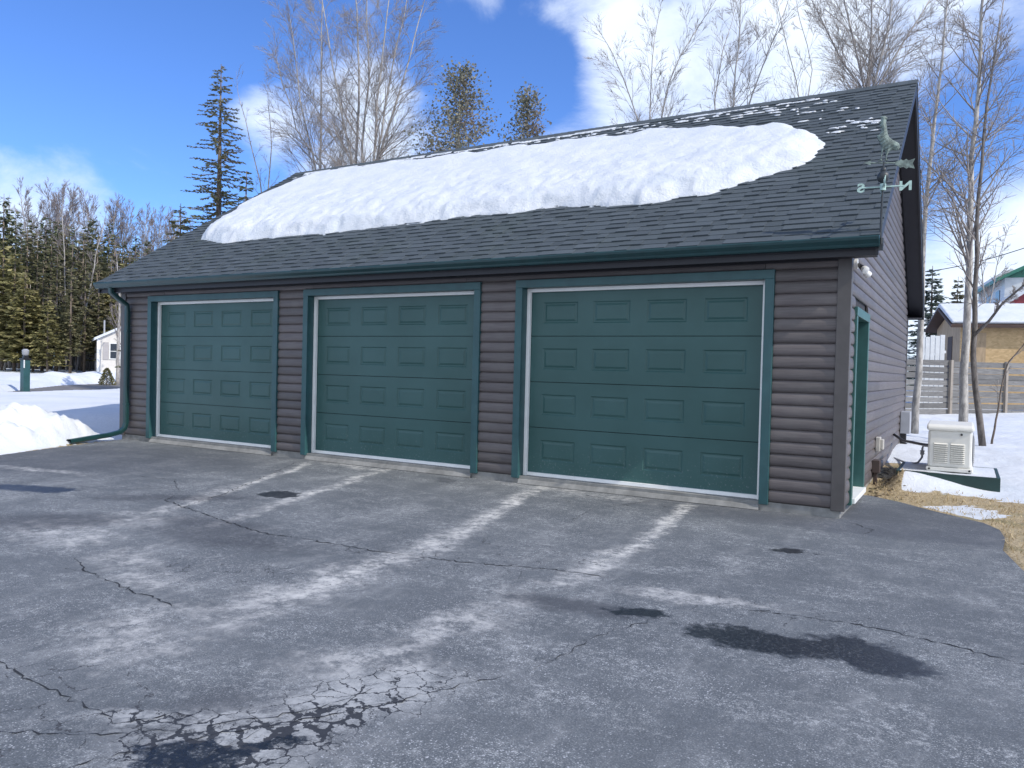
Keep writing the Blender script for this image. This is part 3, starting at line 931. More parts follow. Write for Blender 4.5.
# side door on the right wall
b = MB(); w = .10
b.box(-.10, .046, SD0-w, SD0, -.02, SDH); b.box(-.10, .046, SD1, SD1+w, -.02, SDH)
b.box(-.10, .050, SD0-w-.01, SD1+w+.01, SDH, SDH+w)
gpart(b, 'side_door_trim', M['teal_light'], bevel=.004)
b = MB(); b.box(-.11, -.085, SD0+.004, SD1-.004, .06, SDH-.004)
for (z0, z1) in ((.25, .85), (1.05, 1.9)):
    for (y0, y1) in ((SD0+.14, SD0+.46), (SD0+.60, SD1-.14)):
        b.box(-.086, -.077, y0, y1, z0, z1)
sd = gpart(b, 'side_door', M['gutter'], bevel=.004)
b = MB(); b.tube([(-.085, SD0+.09, 1.01), (-.02, SD0+.09, 1.01)], .014, 8); b.sphere((-.008, SD0+.09, 1.01), .034)
b.tube([(-.085, SD0+.09, 1.01), (-.078, SD0+.09, 1.01)], .035, 12)
b.build('handle', M['lampwhite'], sd, smooth=True, angle=50)
b = MB(); b.box(-.12, .075, SD0-.02, SD1+.02, -.012, .045)
gpart(b, 'threshold', M['white'], bevel=.004)

# roof: deck, shingles, soffit, fascia, gutter
XL, XR = -W_-OV, OV
b = MB()
th = .14
b.prism([(XL+.012, EY+.012, EZ-.02), (XL+.012, RY, RZ-.02), (XL+.012, BY-.012, EZ-.02), (XL+.012, BY-.012, EZ-th), (XL+.012, RY, RZ-th), (XL+.012, EY+.012, EZ-th)], (XR-XL-.024, 0, 0))
roof = gpart(b, 'roof', M['soffit'])
# shingles, both slopes: courses of tabs, random thickness so the butts cast shadow
b = MB()
slen = math.hypot(RY-EY, RZ-EZ); ct, st_ = (RY-EY)/slen, (RZ-EZ)/slen
ncs = int(slen/.142)
expo = slen/ncs
rs_ = random.Random(11)
def sp(x, u, hgt, back=False):
    y = EY - .03 + (u)*ct - hgt*st_; z = EZ - .03*SL + u*st_ + hgt*ct
    if back: y = 2*RY - y
    return (x, y, z)
for back in (False, True):
    for k in range(ncs+1):
        u0 = k*expo; u1 = min(u0 + expo + .02, slen + .045)
        if u0 > slen: break
        if back:
            b.add([sp(XL-.01, u0, .012, True), sp(XR+.01, u0, .012, True), sp(XR+.01, u1, .004, True), sp(XL-.01, u1, .004, True)], [(0, 1, 2, 3)], .5)
            continue
        x = XL - .012; hi_ = rs_.random() < .5
        while x < XR + .012 - 1e-4:
            w = rs_.uniform(.11, .34)
            e = min(XR + .012, x + w)
            if XR + .012 - e < .06: e = XR + .012
            tb = .019 if hi_ else .008
            tb += rs_.uniform(-.001, .0015)
            tone = min(1, max(0, rs_.gauss(.56 if hi_ else .40, .17)))
            a0, a1 = sp(x, u0 + rs_.uniform(-.002, .002), tb), sp(e, u0 + rs_.uniform(-.002, .002), tb)
            c0, c1 = sp(e, u1, tb*.25 - .003), sp(x, u1, tb*.25 - .003)
            d0, d1 = sp(x, u0, -.012), sp(e, u0, -.012)
            e0, e1 = sp(e, u1, -.012), sp(x, u1, -.012)
            b.add([a0, a1, c0, c1, d0, d1, e0, e1], [(0, 1, 2, 3), (4, 5, 1, 0), (5, 6, 2, 1), (7, 4, 0, 3)], tone)
            x = e; hi_ = (not hi_) if rs_.random() < .86 else hi_
b.build('shingles', M['shingle'], roof).matrix_parent_inverse = Matrix.Identity(4)
b = MB()
x = XL - .014
while x < XR:
    e = min(XR + .014, x + .145)
    zz = RZ + .030
    b.add([(x, RY-.145, roofz(RY-.145)+.018), (e, RY-.145, roofz(RY-.145)+.018), (e, RY, zz-.006), (x, RY, zz), (e, RY+.145, roofz(RY-.145)+.018), (x, RY+.145, roofz(RY-.145)+.018)],
          [(0, 1, 2, 3), (3, 2, 4, 5)], rs_.uniform(.3, .8))
    x = e
b.build('ridge_cap', M['shingle'], roof)
b = MB(); b.box(-W_+POSTW+.002, -POSTW-.002, -.044, -.0, 2.615, 2.79)  # dark board added over the top siding for the shade under the eave
gpart(b, 'eave_shade_board', M['fascia'])
# front and back fascia, front soffit
b = MB()
b.box(XL+.004, XR-.004, EY+.030, EY+.055, EZ-.20, EZ-.015)
gpart(b, 'fascia', M['fascia'])
b = MB(); b.box(XL+.004, XR-.004, BY-.055, BY-.030, EZ-.20, EZ-.015)
gpart(b, 'fascia', M['fascia'])
b = MB()
b.box(XL+.03, XR-.03, EY+.055, -.042, EZ-.185, EZ-.165)
b.box(XL+.03, XR-.03, D_+.002, BY-.055, EZ-.185, EZ-.165)
# raking soffits on both gables
for xa, xb in ((.040, XR-.028), (XL+.028, -W_-.040)):
    b.prism([(xa, EY+.06, roofz(EY+.06)-.165), (xa, RY, RZ-.165), (xa, BY-.06, roofz(BY-.06)-.165), (xa, BY-.06, roofz(BY-.06)-.185), (xa, RY, RZ-.185), (xa, EY+.06, roofz(EY+.06)-.185)], (xb-xa, 0, 0))
gpart(b, 'soffit', M['soffit'])
for xa, xb in ((XR-.028, XR), (XL, XL+.028)):
    b = MB()
    f0, f1 = EY+.004, BY-.004
    b.prism([(xa, f0, roofz(f0)-.022), (xa, RY, RZ-.022), (xa, f1, roofz(f1)-.022), (xa, f1, roofz(f1)-.205), (xa, RY, RZ-.215), (xa, f0, roofz(f0)-.205)], (xb-xa, 0, 0))
    gpart(b, 'rake_board', M['fascia'], label='dark rake board along the gable end')
# gutter: K profile swept along the eave
prof = [(EY+.026, EZ-.005), (EY-.035, EZ-.005), (EY-.085, EZ-.006), (EY-.092, EZ-.020), (EY-.088, EZ-.045), (EY-.060, EZ-.082), (EY-.056, EZ-.100), (EY-.050, EZ-.112), (EY+.026, EZ-.112)]
b = MB(); b.prism([(XL-.02, y, z-.012) for y, z in prof], (XR-XL+.03, 0, 0))
gpart(b, 'gutter', M['gutter'])
# downspout on the left corner
b = MB()
dx = -W_+.235
pts = [(dx-.10, EY-.03, EZ-.12), (dx-.10, EY-.025, EZ-.20), (dx-.06, EY+.08, EZ-.30), (dx, -.10, EZ-.42), (dx, -.085, EZ-.52), (dx, -.085, .22), (dx-.005, -.11, .12), (dx-.01, -.20, .05), (dx-.0, -.42, .01), (dx+.06, -.85, -.02), (dx+.10, -1.05, -.035), (dx+.14, -1.22, -.045)]
def rect_tube(m_, pts, w, d):
    pts = [Vector(p) for p in pts]; vs = []
    for i, p in enumerate(pts):
        t = (pts[min(i+1, len(pts)-1)] - pts[max(i-1, 0)]).normalized()
        a = Vector((1, 0, 0)); a = (a - t*a.dot(t)).normalized(); c = t.cross(a)
        vs += [p + a*w + c*d*.6, p + a*w*.6 + c*d, p - a*w*.6 + c*d, p - a*w + c*d*.6, p - a*w - c*d*.6, p - a*w*.6 - c*d, p + a*w*.6 - c*d, p + a*w - c*d*.6]
    n = 8; fs_ = []
    for i in range(len(pts)-1):
        for k in range(n): fs_.append((i*n+k, i*n+(k+1) % n, (i+1)*n+(k+1) % n, (i+1)*n+k))
    m_.add(vs, fs_)
rect_tube(b, pts, .052, .040)
for z in (1.9, .55): b.box(dx-.056, dx+.056, -.124, -.040, z, z+.03)
gpart(b, 'downspout', M['spout'])
# small fixtures that are fastened to the right wall
b = MB(); b.box(.025, .085, 3.16, 3.33, .36, .56); b.box(.085, .125, 3.175, 3.315, .385, .53)
gpart(b, 'outlet_cover', M['outlet'], bevel=.01)
b = MB(); b.box(.025, .12, 2.78, 2.98, .10, .27); b.box(.035, .085, 2.86, 2.91, -.14, .10)
gpart(b, 'conduit_box', M['brownbox'], bevel=.006)

# floodlight by the right corner
fl = empty('flood_light', (.06, .16, 2.58), 'twin floodlight under the eave at the garage right corner', 'flood light')
def child(mb, name, mats, root, **k):
    o = mb.build(name, mats, root, **k)
    o.matrix_parent_inverse = Matrix.LocRotScale(root.location, root.rotation_euler, root.scale).inverted()
    return o
b = MB(); b.tube([(.030, .18, 2.60), (.065, .18, 2.60)], .055, 14)
child(b, 'base', M['lampwhite'], fl, smooth=True, angle=40)
for dy, dz in ((.10, -.02), (-.06, .0)):
    b = MB(); p0 = Vector((.06, .18, 2.60)); p1 = Vector((.085, .18+dy*.5, 2.585+dz)); p2 = Vector((.125, .18+dy*1.1, 2.545+dz))
    b.tube([p0, p1, p2], [.010, .014, .024], 10)
    hd = child(b, 'lamp_holder', M['black'], fl, smooth=True, angle=50)
    b = MB(); b.tube([p2, p2+(p2-p1)*.3, p2+(p2-p1)*.75, p2+(p2-p1)*.85], [.026, .038, .040, .02], 14)
    child(b, 'bulb', M['lampwhite'], fl, smooth=True, angle=50)

# ------------------------------------------------------------------ snow on the roof
def roof_snow():
    out = [(-12.12, 1.42), (-11.9, 1.15), (-11.04, .90), (-9.9, .95), (-8.99, .94), (-8.2, .90), (-7.2, .97), (-6.4, 1.0), (-5.69, 1.05), (-4.9, 1.02), (-4.3, 1.10), (-3.5, 1.0), (-2.72, .94), (-1.93, 1.04), (-1.6, 1.2),
           (-1.25, 1.30), (-1.05, 1.55), (-.80, 1.70), (-.72, 2.0), (-.60, 2.30), (-.80, 2.55), (-.90, 2.95), (-1.47, 3.40), (-1.8, 3.30), (-2.2, 3.62), (-2.81, 3.70), (-3.4, 3.95), (-4.0, 3.80), (-4.73, 4.0),
           (-5.6, 3.96), (-6.4, 4.12), (-7.0, 3.98), (-7.45, 4.20), (-8.5, 4.10), (-9.3, 4.26), (-10.08, 4.22), (-11.0, 4.3), (-11.75, 4.15), (-12.15, 3.66), (-12.42, 3.0), (-12.40, 2.3), (-12.25, 1.8)]
    xs = np.arange(-12.75, -.3, .045); us = np.arange(.9, 5.75, .045)      # u along the slope
    X, U = np.meshgrid(xs, us)
    poly = [(x, (y - EY)/ct - (.13 if y > 2.6 else .0)) for x, y in out]
    # ragged edge
    jx = (fbm(X*2.3, U*2.3, 4, .6)-.5)*.36; ju = (fbm(X*2.3+50, U*2.3+20, 4, .6)-.5)*.26
    d = -poly_dist((X+jx).ravel(), (U+ju).ravel(), poly).reshape(X.shape)
    low = np.clip((3.9 - U)/2.6, 0, 1)
    lump = fbm(X*3.3+5, U*3.3, 4, .6); lump2 = fbm(X*9, U*9+3, 3, .6)
    h = .165*sstep(d/.36)**.6 + np.where(d > 0, (.085*(lump-.5)*(.25+low) + .05*(lump2-.5)*(.25+low))*sstep(d/.22), 0)
    h += .05*sstep(d/1.0)*low
    h = np.where(d > 0, np.maximum(h, .03*sstep(d/.03)) , d*1.6)
    keep = d > -.10
    idx = -np.ones(X.shape, int); cnt = 0; vs = []
    for j in range(X.shape[0]):
        for i in range(X.shape[1]):
            if keep[j, i]:
                idx[j, i] = cnt; cnt += 1
                vs.append(sp(X[j, i], U[j, i], max(h[j, i], -.05)))
    fs_ = []
    for j in range(X.shape[0]-1):
        for i in range(X.shape[1]-1):
            q = (idx[j, i], idx[j, i+1], idx[j+1, i+1], idx[j+1, i])
            if min(q) >= 0: fs_.append(q)
    m_ = MB(); m_.add(vs, fs_)
    o = m_.build('roof_snow', M['snow'], smooth=True)
    tag(o, 'thick lumpy blanket of snow lying on the garage roof', 'snow')
roof_snow()
# thin leftovers near the ridge
def snow_bits():
    r = random.Random(5); m_ = MB()
    spots = [(-1.9, 4.2), (-2.6, 4.25), (-3.2, 4.2), (-3.7, 4.3), (-4.3, 4.2), (-1.3, 3.95), (-1.1, 3.7), (-.95, 3.4), (-.35, 3.05), (-.42, 2.9), (-.30, 2.95), (-.2, 2.72), (-.55, 2.72), (-1.6, 3.95), (-.5, 3.75), (-.9, 4.1),
             (-5.0, 4.25), (-2.1, 4.0), (-2.9, 4.05), (-1.5, 4.3), (-.15, 2.95)]
    spots += [(r.uniform(-5.6, -1.2), r.uniform(4.0, 4.42)) for _ in range(26)] + [(r.uniform(-12.3, -5), r.uniform(4.30, 4.47)) for _ in range(46)]
    for x, y in spots:
        k = int((y - EY)/ct/expo); u = k*expo + r.uniform(.02, .05)
        for q in range(r.randint(2, 5)):
            kk = k + r.choice((-1, 0, 0, 0, 1)); u = min(kk*expo + r.uniform(.01, .08), slen-.2); x_ = x + r.gauss(0, .11)
            L_ = r.uniform(.015, .10); hgt = r.uniform(.010, .035); n = 11; pts = []
            for i in range(n):
                a = 2*math.pi*i/n; f_ = r.uniform(.45, 1.25)
                pts.append((x_ + L_*math.cos(a)*f_, u + hgt*math.sin(a)*f_))
            vs = [sp(px, pu, .016) for px, pu in pts] + [sp(x_ + (px-x_)*.7, u+(pu-u)*.7, .026) for px, pu in pts] + [sp(x_, u, .028)]
            fs_ = [(i, (i+1) % n, n+(i+1) % n, n+i) for i in range(n)] + [(n+i, n+(i+1) % n, 2*n) for i in range(n)]
            m_.add(vs, fs_)
    # long thin rim of snow caught under the ridge cap
    x = -12.4
    while x < -2.5:
        L_ = r.uniform(.25, .9); y = RY - .155
        hh = r.uniform(.02, .045)
        m_.add([(x, y-.035, roofz(y-.035)+.012), (x+L_, y-.035, roofz(y-.035)+.012), (x+L_, y+.02, roofz(y)+hh), (x, y+.02, roofz(y)+hh)], [(0, 1, 2, 3)])
        x += L_ + r.uniform(.02, .5)*(1.6 if x > -6 else .5)
    o = m_.build('snow_scrap', M['snow'], smooth=True)
    tag(o, 'scattered thin scraps of snow on the shingles below the ridge', 'snow', kind='stuff')
snow_bits()

# ------------------------------------------------------------------ weather vane
VX, VY = .325, -.30
vane = empty('weather_vane', (VX, VY, 2.70), 'weathered copper rooster weather vane on the right end of the gutter', 'weather vane')
ar = Vector((.988, .156, 0)); ay2 = Vector((-.156, .988, 0)); uz = Vector((0, 0, 1))
vb = Vector((VX, VY, 0))
def vpt(u, v):     # picture millimetres of the vane turned to its own upright plane: 88 px = 1 m
    return vb + ar*((u-882.3)/102.5) + uz*(2.70 + (245.5-v)/102.5)
b = MB(); b.tube([vpt(881.5, 245), vpt(882.3, 160)], [.013, .009], 8)
b.box(VX-.02, VX+.02, VY-.03, VY+.03, 2.66, 2.72); b.tube([(VX, VY, 2.70), (VX, VY+.0, 2.78)], .024, 8)
child(b, 'rod', M['rod'], vane, smooth=True, angle=40)
b = MB(); c_ = vpt(882.3, 175.5); b.sphere(c_, .060, 16); c2 = vpt(882.3, 168.5); b.sphere(c2, .030, 12); 
child(b, 'ball', M['rod'], vane, smooth=True)
b = MB(); c3 = vpt(882.3, 185.5)
b.tube([c3 - ar*.185, c3 + ar*.185], .008, 6); b.tube([c3 - ay2*.185, c3 + ay2*.185], .008, 6); b.tube([c3-uz*.035, c3+uz*.03], .028, 10)
arms = child(b, 'direction_arms', M['letters'], vane)
def letter(ch, centre, right, hgt, mirror):
    cu = bpy.data.curves.new('letter', 'FONT'); cu.body = ch; cu.extrude = .06; cu.offset = .035; cu.align_x = 'CENTER'; cu.align_y = 'CENTER'
    ob = bpy.data.objects.new('letter_tmp', cu); COL.objects.link(ob)
    dg = bpy.context.evaluated_depsgraph_get(); me = bpy.data.meshes.new_from_object(ob.evaluated_get(dg))
    bpy.data.objects.remove(ob); 
    co = np.array([v.co[:] for v in me.vertices]); mn, mx_ = co.min(0), co.max(0)
    s_ = hgt/(mx_[1]-mn[1]); mid = (mn+mx_)/2
    nrm = right.cross(uz)
    wv = 1.25
    for v in me.vertices:
        p = (Vector(v.co) - Vector(mid))*s_
        v.co = centre + right*(p.x*(-1 if mirror else 1)*wv) + uz*p.y + nrm*p.z*.6
    # serifs at the four tips
    me.name = 'letter'
    me.materials.clear(); me.materials.append(M['letters'])
    o = bpy.data.objects.new('letter', me); COL.objects.link(o); o.parent = vane
    o.matrix_parent_inverse = Matrix.Translation(vane.location).inverted()
    return o
letter('S', c3 - ar*.20, ar, .092, True)
letter('N', c3 + ar*.20, ar, .092, True)
letter('E', c3 + ay2*.20, ay2, .092, False)
letter('W', c3 - ay2*.20, ay2, .092, False)
# arrow
b = MB()
tilt = lambda u: 160.2 + (u-866)*.075
def apt(u, dv=0, dn=0): return vpt(u, tilt(u)+dv) + ay2*dn
b.tube([apt(868), apt(908)], .007, 6)
b.prism([apt(864, 0, -.006), apt(871, -2.6, -.006), apt(869.5, 0, -.006), apt(871, 2.6, -.006)], ay2*.012)
fe = [(893, -1.2), (898, -3.6), (900, -2.4), (902.5, -4.2), (904.5, -2.6), (910.5, -4.4), (908.5, 0), (910.5, 5.5), (905, 4.2), (903, 5.6), (900, 3.8), (897.5, 4.8), (893, 1.6)]
b.prism([apt(u, dv, -.006) for u, dv in fe], ay2*.012)
child(b, 'arrow', M['patina'], vane)
# rooster, full-bodied sheet copper: outline inflated to a rounded body
ro = [(175,100),(190,94),(207,96),(220,108),(221,118),(214,122),(213,140),(218,165),(221,190),(226,215),(236,236),(252,252),(270,264),(288,276),(298,290),(299,308),(290,322),(272,324),(258,316),(244,324),(234,334),
      (225,352),(223,373),(238,382),(210,386),(216,373),(216,350),(213,325),(206,306),(199,324),(195,350),(192,374),(202,386),(164,386),(185,374),(188,350),(190,322),(187,296),(180,272),(170,250),(163,234),(160,220),(170,214),(178,205),(184,190),
      (186,172),(178,168),(174,152),(178,142),(166,134),(178,126),(182,114)]
def rooster():
    P = [(850 + x*80/512, 100 + y*120/768) for x, y in ro]
    us = np.arange(873, 899, .22); vs_ = np.arange(113.5, 161.5, .22)
    U, V = np.meshgrid(us, vs_)
    d = -poly_dist(U.ravel(), V.ravel(), P).reshape(U.shape)
    # feather ridges on wing and tail, eye and comb left to the outline
    rid = .0035*np.sin((U*.9 + V*1.5)*1.1)*sstep((V-128)/6)*sstep((d-.6)/1.0)
    th_ = .004 + .026*np.sqrt(np.clip(d/4.2, 0, 1)) + rid
    idx = -np.ones(U.shape, int); q = MB(); pts = []
    for j in range(U.shape[0]):
        for i in range(U.shape[1]):
            if d[j, i] > 0:
                idx[j, i] = len(pts); pts.append((vpt(U[j, i], V[j, i] - .9), max(.003, th_[j, i])))
    n = len(pts); F = []; cnt = {}
    for j in range(U.shape[0]-1):
        for i in range(U.shape[1]-1):
            f = (idx[j, i], idx[j+1, i], idx[j+1, i+1], idx[j, i+1])
            if min(f) < 0: continue
            F.append(f)
            for k in range(4):
                e = (f[k], f[(k+1) % 4]); cnt[e] = 1
    sides = [e for e in cnt if (e[1], e[0]) not in cnt]
    q.add([p - ay2*t for p, t in pts] + [p + ay2*t for p, t in pts], F + [tuple(n+i for i in f)[::-1] for f in F] + [(e[1], e[0], n+e[0], n+e[1]) for e in sides])
    child(q, 'rooster', M['patina'], vane, smooth=True, angle=60)
rooster()

# ------------------------------------------------------------------ generator, pad, electrics
pd = MB()
def pad():
    m_ = MB(); x0, x1, y0, y1, zt, zb = .30, 1.52, 3.10, 4.45, .125, -.16
    t = .04
    m_.box(x0, x1, y0, y0+t, zb, zt); m_.box(x0, x1, y1-t, y1, zb, zt); m_.box(x0, x0+t, y0+t, y1-t, zb, zt); m_.box(x1-t, x1, y0+t, y1-t, zb, zt)
    r = empty('generator_pad', (.9, 3.8, -.1), 'dark green timber framed pad with snow on top under the generator', 'equipment pad')
    child(m_, 'frame', M['pad'], r, bevel=.004)
    q = MB(); n = 26; vs = []
    for j in range(n+1):
        for i in range(n+1):
            x = x0+t+.004 + (x1-x0-2*t-.008)*i/n; y = y0+t+.004 + (y1-y0-2*t-.008)*j/n
            vs.append((x, y, zt - .012 + .028*float(fbm(np.array([x*4.]), np.array([y*4.]), 3)[0])))
    q.add(vs, [(j*(n+1)+i, j*(n+1)+i+1, (j+1)*(n+1)+i+1, (j+1)*(n+1)+i) for j in range(n) for i in range(n)])
    child(q, 'snow_cover', M['snow_d'], r, smooth=True)
pad()
gen = empty('standby_generator', (.93, 3.95, .13), 'cream standby generator with louvred end on the snowy green pad', 'generator')
gx0, gx1, gy0, gy1, gz0, gz1 = .655, 1.205, 3.34, 4.36, .135, .775
b = MB(); b.box(gx0+.012, gx1-.012, gy0+.012, gy1-.012, gz0+.05, gz1-.08)
child(b, 'body', M['gen'], gen, bevel=.03)
b = MB(); b.box(gx0-.004, gx1+.004, gy0-.004, gy1+.004, gz0, gz0+.055)
child(b, 'base', M['gen'], gen, bevel=.012)
for x in (gx0+.035, gx1-.035):
    q = MB(); q.tube([(x, gy0-.012, gz0+.028), (x, gy0+.01, gz0+.028)], .014, 10); child(q, 'base_bolt', M['black'], gen)
b = MB()
b.prism([(gx0-.006, gy0-.008, gz1-.085), (gx0-.006, gy0-.006, gz1-.03), (gx0-.012, gy0+.06, gz1), (gx0-.012, gy1-.06, gz1+.01), (gx0-.012, gy1+.01, gz1-.03), (gx0-.006, gy1+.010, gz1-.085)], (gx1-gx0+.012, 0, 0))
child(b, 'lid', M['gen'], gen, bevel=.022)
b = MB(); b.tube([(gx1-.14, gy0-.018, gz1-.125), (gx1-.14, gy0+.02, gz1-.125)], .014, 10)
child(b, 'lock', M['black'], gen)
for side in (0, 1):
    b = MB()
    for k in range(10):
        z = gz0 + .115 + k*.028; xa = gx0 + .085 + side*.20; xb = xa + .17
        b.add([(xa, gy0+.010, z), (xb, gy0+.010, z), (xb, gy0+.010, z+.020), (xa, gy0+.010, z+.020), (xa+.004, gy0-.012, z+.003), (xb-.004, gy0-.012, z+.003)],
              [(4, 5, 2, 3), (0, 1, 5, 4), (0, 4, 3), (1, 2, 5)])
        b.box(xa+.004, xb-.004, gy0+.0085, gy0+.0105, z-.006, z+.001, m=1)
    child(b, 'louvre', [M['gen'], M['gen_d']], gen)
b = MB(); b.box(gx1-.004, gx1+.010, gy0+.08, gy1-.08, gz0+.09, gz1-.14, m=0)
for k in range(12): b.box(gx1+.010, gx1+.018, gy0+.14, gy0+.48, gz0+.13+k*.028, gz0+.145+k*.028, m=1)
child(b, 'side_panel', [M['grey_box'], M['gen_d']], gen, bevel=.003)

cond = MB(); cond.tube([(.03, 6.4, .40), (.12, 6.2, .36), (.22, 5.6, .36), (.55, 4.5, .40), (.66, 4.25, .41)], .022, 8)
tag(cond.build('power_conduit', M['black'], smooth=True, angle=60), 'thick black conduit running from the garage wall to the generator', 'conduit')
cond = MB(); cond.tube([(.66, 4.0, .42), (.585, 3.98, .42), (.575, 3.98, .38), (.575, 3.98, .25), (.52, 4.05, .16), (.44, 4.3, .12), (.30, 4.8, .08), (.10, 5.6, .06)], .015, 8)
cond.tube([(.575, 3.96, .31), (.575, 4.0, .31)], .030, 8); cond.box(.545, .605, 3.955, 4.005, .335, .35)
tag(cond.build('gas_hose', M['grey_box'], smooth=True, angle=60), 'grey flexible gas hose with valve beside the generator', 'hose')

eb = empty('meter_box', (.1, 8.0, .5), 'grey electrical box on the rear end of the garage side wall', 'electrical box')
b = MB(); b.box(.030, .20, 7.75, 8.10, .34, .76); child(b, 'enclosure', M['grey_box'], eb, bevel=.012)
b = MB(); b.box(.033, .13, 7.84, 7.90, -.05, .34); b.box(.033, .13, 7.96, 8.02, -.05, .34); b.box(.032, .15, 7.80, 8.06, -.02, .14)
child(b, 'conduit', M['black'], eb)

# leaf litter and dead grass
def litter():
    r = random.Random(8); m_ = MB()
    for _ in range(300):
        x = .04 + abs(r.gauss(0, .16)); y = r.uniform(1.9, 4.6)
        if y > 3 and x > .30: continue
        z = gz(x, y) + r.uniform(.0, .012); s_ = r.uniform(.010, .035); a = r.uniform(0, 6.3)
        d = Vector((math.cos(a), math.sin(a), r.uniform(-.2, .2)))*s_; e = Vector((-math.sin(a), math.cos(a), r.uniform(-.4, .4)))*s_*.6
        p = Vector((x, y, z)); m_.add([p-d, p+e, p+d, p-e], [(0, 1, 2, 3)], r.random())
    tag(m_.build('leaf_litter', M['debris']), 'brown dead leaves and litter along the foot of the right wall', 'leaf litter', kind='stuff')
litter()
def grass():
    r = random.Random(9); m_ = MB()
    n = 11000
    X = np.array([r.uniform(.05, 5.0) for _ in range(n)]); Y = np.array([r.uniform(-3.5, 3.4) for _ in range(n)])
    h, s_, _ = terrain(X, Y); dd = poly_dist(X, Y, DRIVE)
    for i in range(n):
        if dd[i] < .02 or s_[i] > .75 or (X[i] > .28 and Y[i] > 3.06): continue
        if r.random() < s_[i]*.7: continue
        a = r.uniform(0, 6.3); L_ = r.uniform(.03, .10); lean = r.uniform(.4, 1.3)
        p = Vector((X[i], Y[i], h[i]-.004)); d = Vector((math.cos(a), math.sin(a), 0)); w = Vector((-d.y, d.x, 0))*r.uniform(.0025, .005)
        t1 = p + d*L_*.5*lean*.8 + uz*L_*.45; t2 = p + d*L_*lean + uz*L_*.45*r.uniform(.2, 1)
        m_.add([p-w, p+w, t1+w*.8, t1-w*.8, t2], [(0, 1, 2, 3), (3, 2, 4)], r.random())
    tag(m_.build('dead_grass', M['straw']), 'matted yellow dead grass between the asphalt and the snow', 'grass', kind='stuff')
grass()

# ------------------------------------------------------------------ trees
def bare_tree(name, stems, seed, label, group=None, bark='bark_grey', twig='twig', n1=16, n2=6, n3=5, l1=.42, ang=(25, 50), start=.15, rtw=.0050, up=.35, base=None, l1abs=None, trunk_sides=8):
    """stems: list of (points, r0, r1) for the trunk's limbs; twigs are grown along them"""
    r = random.Random(seed)
    p0 = Vector(stems[0][0][0])
    root = empty(name, p0, label, 'tree', group)
    tk = MB(); cw = MB()
    def grow(p, d, L, rad, lvl, nk):
        pts = [p]; q = p.copy(); dd = d.normalized(); k = 4 if lvl < 3 else 3
        for i in range(k):
            dd = (dd + Vector((r.gauss(0, .055), r.gauss(0, .055), r.gauss(0, .04) + up*(.14 if lvl < 2 else .05)))).normalized()
            q = q + dd*L/k; pts.append(q.copy())
        rr = [max(rtw*.5, rad*(1 - .75*i/k)) for i in range(k+1)]
        cw.tube(pts, rr, 3 if lvl > 1 else 4, c=r.random(), cap=False)
        if lvl >= 3: return
        n = nk[0]
        for i in range(n):
            t = r.uniform(.18, .98); s_ = t*k; j = min(int(s_), k-1)
            bp = pts[j].lerp(pts[j+1], s_-j); bd = (pts[j+1]-pts[j]).normalized()
            side(bp, bd, L*r.uniform(.42, .72)*(1.1-.55*t), max(rtw, rad*.5*(1-.5*t)), lvl+1, nk[1:])
    def side(p, bd, L, rad, lvl, nk):
        a = R_(r.uniform(*ang))*(1 if lvl < 2 else .8); ph = r.uniform(0, 2*math.pi)
        x = bd.orthogonal().normalized(); y = bd.cross(x)
        d = bd*math.cos(a) + (x*math.cos(ph)+y*math.sin(ph))*math.sin(a)
        d.z += up*(.3 if lvl < 2 else .08)
        grow(p, d, L, rad, lvl, nk)
    for pts, r0, r1 in stems:
        pts = [Vector(p) for p in pts]
        # resample with slight wander
        tot = sum((pts[i+1]-pts[i]).length for i in range(len(pts)-1)); fine = []; N_ = 14
        lens = [0]
        for i in range(len(pts)-1): lens.append(lens[-1] + (pts[i+1]-pts[i]).length)
        for i in range(N_+1):
            s_ = tot*i/N_; j = 0
            while j < len(pts)-2 and lens[j+1] < s_: j += 1
            q = pts[j].lerp(pts[j+1], (s_-lens[j])/(lens[j+1]-lens[j]))
            if 0 < i: q = q + Vector((r.gauss(0, 1), r.gauss(0, 1), 0))*tot*.0016
            fine.append(q)
        rad = [r0 + (r1-r0)*(i/N_)**.8 for i in range(N_+1)]
        tk.tube(fine, rad, trunk_sides)
        for i in range(n1):
            t = start + (1-start)*(i + r.random())/n1
            s_ = t*N_; j = min(int(s_), N_-1)
            bp = fine[j].lerp(fine[j+1], s_-j); bd = (fine[j+1]-fine[j]).normalized()
            L = (l1abs if l1abs else tot*l1)*r.uniform(.6, 1.1)*(1.05-.72*t)
            side(bp, bd, L, max(rtw*1.2, (r0 + (r1-r0)*t)*.42), 1, (n2, n3))
        grow(fine[-1], fine[-1]-fine[-2], tot*.10, r1, 1, (n2, n3))
    for mb, nm, mt in ((tk, 'trunk', bark), (cw, 'crown', twig)):
        o = mb.build(nm, M[mt], root, smooth=True)
        o.matrix_parent_inverse = Matrix.Translation(p0).inverted()
    return root
def pxs(depth, *uv):
    return [at(u, v, depth + (dz[0] if dz else 0)) for (u, v, *dz) in uv]
def foot(p): return Vector((p[0], p[1], gz(p[0], p[1]) - .1))

